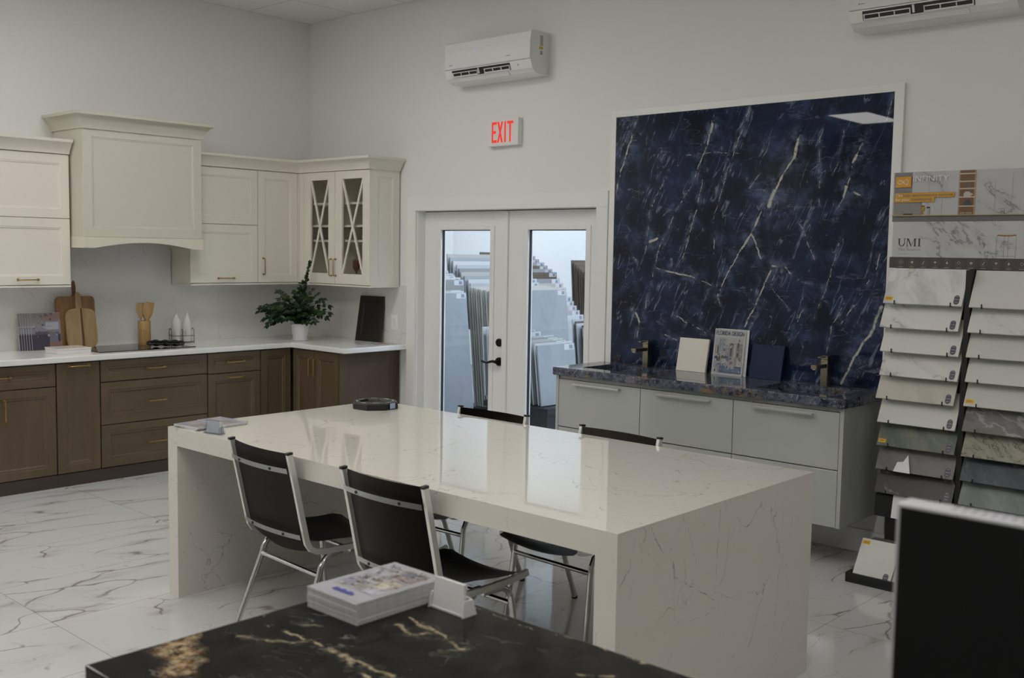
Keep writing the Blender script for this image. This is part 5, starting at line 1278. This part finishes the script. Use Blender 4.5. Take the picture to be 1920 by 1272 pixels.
for x_, z_ in hk:
    for u_ in (.062, .345):
        q = MB(); q.box(x_+u_-.003, x_+u_+.003, -.4065, -.4035, z_-.006, z_+.016); q.box(x_+u_-.003, x_+u_+.003, -.4034, -.3005, z_-.006, z_-.0012)
        obj('hook', q, M['black'], r)
slope_tile(5.425, .021, .203, stone_tile('tile_floor_cream', (.66,.645,.61,1), (.5,.49,.46,1), .02, .2, .25, .6, 20.3, None, .5, .6), 'cream square tile with yellow tag standing in the floor tray of the tower', 2, True, 'tiles in the floor tray', -.562, .225, .60)
slope_tile(5.634, .021, .203, stone_tile('tile_floor_ivory', (.60,.59,.555,1), (.5,.49,.46,1), .02, .2, .25, .6, 21.6, None, .5, .6), 'ivory square tile in the floor tray beside the monitor edge', 0, False, 'tiles in the floor tray', -.562, .225, .60)
b = MB().box(0, .165, 0, .0012, 0, .120); b.xform(Matrix.Translation((5.552, -.398, .330)) @ Matrix.Rotation(-.19, 4, 'X') @ Matrix.Rotation(.0, 4, 'Y'))
tag(obj('leaflet', b, M['paper']), 'white sheet leaning on the black lower shelf of the tower', 'leaflet')
# thin white solid imitating a bright window reflection on the mid grey tile
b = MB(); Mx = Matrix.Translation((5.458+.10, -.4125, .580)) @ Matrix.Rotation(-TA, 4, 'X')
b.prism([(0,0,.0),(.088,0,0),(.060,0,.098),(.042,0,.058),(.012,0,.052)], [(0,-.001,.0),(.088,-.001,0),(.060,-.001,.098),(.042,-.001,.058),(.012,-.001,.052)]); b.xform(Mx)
tag(obj('tile_reflection', b, M['paper']), 'jagged white reflection shape in front of the mid grey tile on the tower', 'paper')
# ------------------------------------------------------------------ the showroom beyond the glass doors
BX0, BX1, BY1 = -3.6, 6.2, 5.3
struct('floor_beyond', MB().box(BX0, BX1, .14, BY1, -.1, 0), plain('pale_concrete_floor', (.22,.235,.26,1), .25, var=.05, scale=4))
struct('ceiling_beyond', MB().box(BX0, BX1, .1405, BY1, H, H+.1), M['wall'])
struct('wall_beyond_back', MB().box(BX0-.1, BX1+.1, BY1, BY1+.1, 0, H), M['wall'])
struct('wall_beyond_left', MB().box(BX0-.1, BX0, .1405, BY1, 0, H), M['wall'])
struct('wall_beyond_right', MB().box(BX1, BX1+.1, .1405, BY1, 0, H), M['wall'])
BM = [plain('board_pale_%s' % n, c, .3, var=.06, scale=5) for n, c in (('mist', (.34,.355,.37,1)), ('chalk', (.43,.44,.445,1)), ('dove', (.26,.27,.28,1)), ('sand', (.33,.32,.295,1)), ('ash', (.20,.205,.21,1)))]
BW = [tree_wood('board_brown_%s' % n, c, d, .45) for n, c, d in (('oak', (.085,.065,.05,1), (.12,.09,.07,1)), ('walnut', (.055,.042,.036,1), (.08,.06,.05,1)))]
BF = [plain('board_stone_%s' % n, c, .35, var=.05, scale=6) for n, c in (('linen', (.46,.43,.385,1)), ('clay', (.34,.32,.29,1)))]
M['fronts'] = stone_tile('board_marble_front', (.26,.28,.30,1), (.19,.205,.22,1), .03, .5, .2, .5, 31, (.235,.255,.275,1), .5, .4)
def rack(desc, xf, y0, y1, zt, n, dx, dz, zb, mats, lean=.09, front=None, th=.013, sticker=True, dzb=0.0, jit=.02):
    rs = random.Random(hash(desc) % 1000 if 0 else len(desc)*7+n)
    for k in range(n):
        ja = rs.uniform(-jit, jit)
        x, z1, z0 = xf-dx*k, zt+dz*k, zb+dzb*k
        h = (z1-z0)/math.cos(lean); xb = x+h*math.sin(lean)
        Mx = Matrix.Translation((xb, 0, z0)) @ Matrix.Rotation(-lean, 4, 'Y')
        t_ = thing('display_board', '%s board from the front %s' % (ORD[k], desc), 'sample board', (xb, (y0+y1)/2, z0), 'boards '+desc)
        b = MB().box(-th, 0, y0+ja, y1+ja, 0, h, .001); b.xform(Mx)
        obj('panel', b, front if (front and k == 0) else mats[k % len(mats)], t_)
        if sticker:
            b = MB().box(.0002, .0012, y1+ja-.14, y1+ja-.015, h-.055, h-.006); b.xform(Mx); s_ = obj('label_sticker', b, M['label_paper'], t_)
            b = MB().box(.0014, .0018, y1+ja-.075, y1+ja-.03, h-.048, h-.014); b.xform(Mx); obj('sticker_print', b, M['blue_print'], s_)
def stand(label, x0, x1, y0, y1, z):
    s_ = thing('display_stand', label, 'stand', ((x0+x1)/2, (y0+y1)/2, 0))
    b = MB(); b.box(x0, x1, y0, y1, z-.05, z-.003); obj('deck', b, M['black_matte'], s_)
    for x_ in (x0+.02, x1-.05):
        for y_ in (y0+.02, y1-.05): obj('leg', MB().box(x_, x_+.03, y_, y_+.03, 0, z-.0505), M['black_matte'], s_)
    obj('skirt', MB().box(x0+.06, x1-.06, y0+.06, y1-.06, .04, z-.0505), M['black_matte'], s_)
M['blue_print'] = plain('blue_grey_print', (.17,.185,.235,1), .5)
M['label_paper'] = plain('label_paper', (.45,.46,.47,1), .5)
rack('in the large pale rack behind the left glass pane', .60, .42, 1.395, 1.288, 3, .035, .012, .07, BM, .105, M['fronts'], jit=0)
rack('in the edge-on ribbed rack beside the left door stile', .735, 1.60, 2.735, 1.300, 10, .034, .004, .16, BF, .10, M['fronts'], jit=.004, th=.016)
rack('in the stepped rack behind the ribbed boards', .335, 1.72, 2.76, 1.365, 9, .042, .036, .9, BM, .06)
rack('in the low rack left of the ribbed boards', .40, .60, 1.55, 1.405, 5, .05, .020, .8, [BM[4], BM[1], BM[3]], .06)
rack('in the far brown-edged rack under the poster', -.42, 3.05, 3.95, 1.45, 7, .068, .038, .3, [BW[0], BM[2]], .06)
rack('in the small front rack by the right door glass', 2.135, .70, 1.18, .925, 6, .050, .010, .43, BM, .12, M['fronts'])
rack('in the short row behind the small front rack', 1.66, .72, 1.27, .985, 4, .055, .018, .45, [BM[1], BM[4], BM[0]], .08)
rack('in the brown-edged rack right of the small front rack', 2.075, 1.42, 2.05, 1.02, 6, .036, .016, .35, [BW[1], BM[0]], .10)
rack('in the long cascade behind the right glass pane', .31, 2.86, 3.60, .935, 10, .042, .050, .3, BM, .05)
rack('in the tall brown rack at the right door edge', .075, 3.88, 4.7, 1.47, 6, .045, .026, .3, BW, .07)
stand('black stand under the small front rack of boards', 1.58, 2.30, .64, 1.30, .425)
stand('black stand under the ribbed rack of boards', .36, 1.00, 1.56, 2.80, .157)
p = thing('poster', 'dark poster with a pale leaf on the far wall behind the glass', 'poster', (-2.55, BY1, 1.73))
obj('frame', MB().box(-2.80, -2.25, BY1-.02, BY1-.0005, 1.73, 2.10), M['black'], p)
b = MB(); mP = mB(BY1-.0205)
b.mprism(mP, [(-2.77,1.76),(-2.28,1.76),(-2.28,2.07),(-2.77,2.07)], .0, .0008, A(88,90,90))
for k in range(5):
    z_ = 1.80+.05*k
    for s_ in (-1, 1): b.mprism(mP, [(-2.66,z_),(-2.66+s_*.03,z_+.012),(-2.66+s_*.07,z_+.045),(-2.66+s_*.03,z_+.035)], .001, .0016, A(190,190,185))
obj('leaf_print', b, M['print'], p)
# ------------------------------------------------------------------ lamps and camera
def troffer(x, y, z, mat, label, group, first=[None]):
    c = thing('ceiling_light', label, 'ceiling light', (x, y, z), group)
    b = MB()
    for (a, e_, f, h) in ((-.32,.32,-.62,-.59),(-.32,.32,.59,.62),(-.32,-.29,-.59,.59),(.29,.32,-.59,.59)): b.box(x+a, x+e_, y+f, y+h, z-.012, z-.0005)
    obj('frame', b, M['white'], c)
    obj('diffuser', MB().box(x-.2895, x+.2895, y-.5895, y+.5895, z-.008, z-.002), mat, c)
for x, y in ((2.2,-2.4),(1.28,-4.6),(4.5,-4.6),(8.4,-5.2),(1.28,-8.65),(4.2,-7.6),(6.2,-3.4)):
    troffer(x, y, H, M['lamp'], 'lit white troffer recessed in the tiled ceiling', 'troffers in the ceiling')
for x in (-2.0, 1.0, 3.4, 5.2):
    for y in (1.5, 3.8):
        troffer(x, y, H, M['daylight_fill'], 'added cool ceiling panel standing in for daylight beyond the glass doors', 'added daylight panels beyond the doors')  # unseen panels added to supply the daylight of the room beyond
W = bpy.data.worlds.new('world'); S.world = W; W.use_nodes = True
W.node_tree.nodes['Background'].inputs[0].default_value = (.5,.55,.6,1); W.node_tree.nodes['Background'].inputs[1].default_value = .1
cam = bpy.data.cameras.new('camera'); co = bpy.data.objects.new('camera', cam); COL.objects.link(co)
yaw, pit, rol = math.radians(42.48672), math.radians(-4.76058), math.radians(.95794)
f = Vector((-math.sin(yaw)*math.cos(pit), math.cos(yaw)*math.cos(pit), math.sin(pit)))
rt = f.cross(Vector((0,0,1))).normalized(); upv = rt.cross(f)
r2 = rt*math.cos(rol)+upv*math.sin(rol); u2 = upv*math.cos(rol)-rt*math.sin(rol)
co.matrix_world = Matrix(((r2.x, u2.x, -f.x, 7.68613), (r2.y, u2.y, -f.y, -5.68062), (r2.z, u2.z, -f.z, 1.67933), (0,0,0,1)))
cam.sensor_width = 36; cam.sensor_fit = 'HORIZONTAL'; cam.lens = 36*1948.0760/1920; cam.clip_start = .05
cam.dof.use_dof = True; cam.dof.focus_distance = 6.0; cam.dof.aperture_fstop = 5.0
S.camera = co
S.view_settings.view_transform = 'Standard'; S.view_settings.look = 'None'
S.view_settings.exposure = EXPO
cy = S.cycles
cy.max_bounces = 10; cy.diffuse_bounces = 5; cy.glossy_bounces = 5; cy.transparent_max_bounces = 12
cy.caustics_reflective = False; cy.caustics_refractive = False
cy.use_denoising = True
try: cy.sample_clamp_indirect = 6.0
except Exception: pass
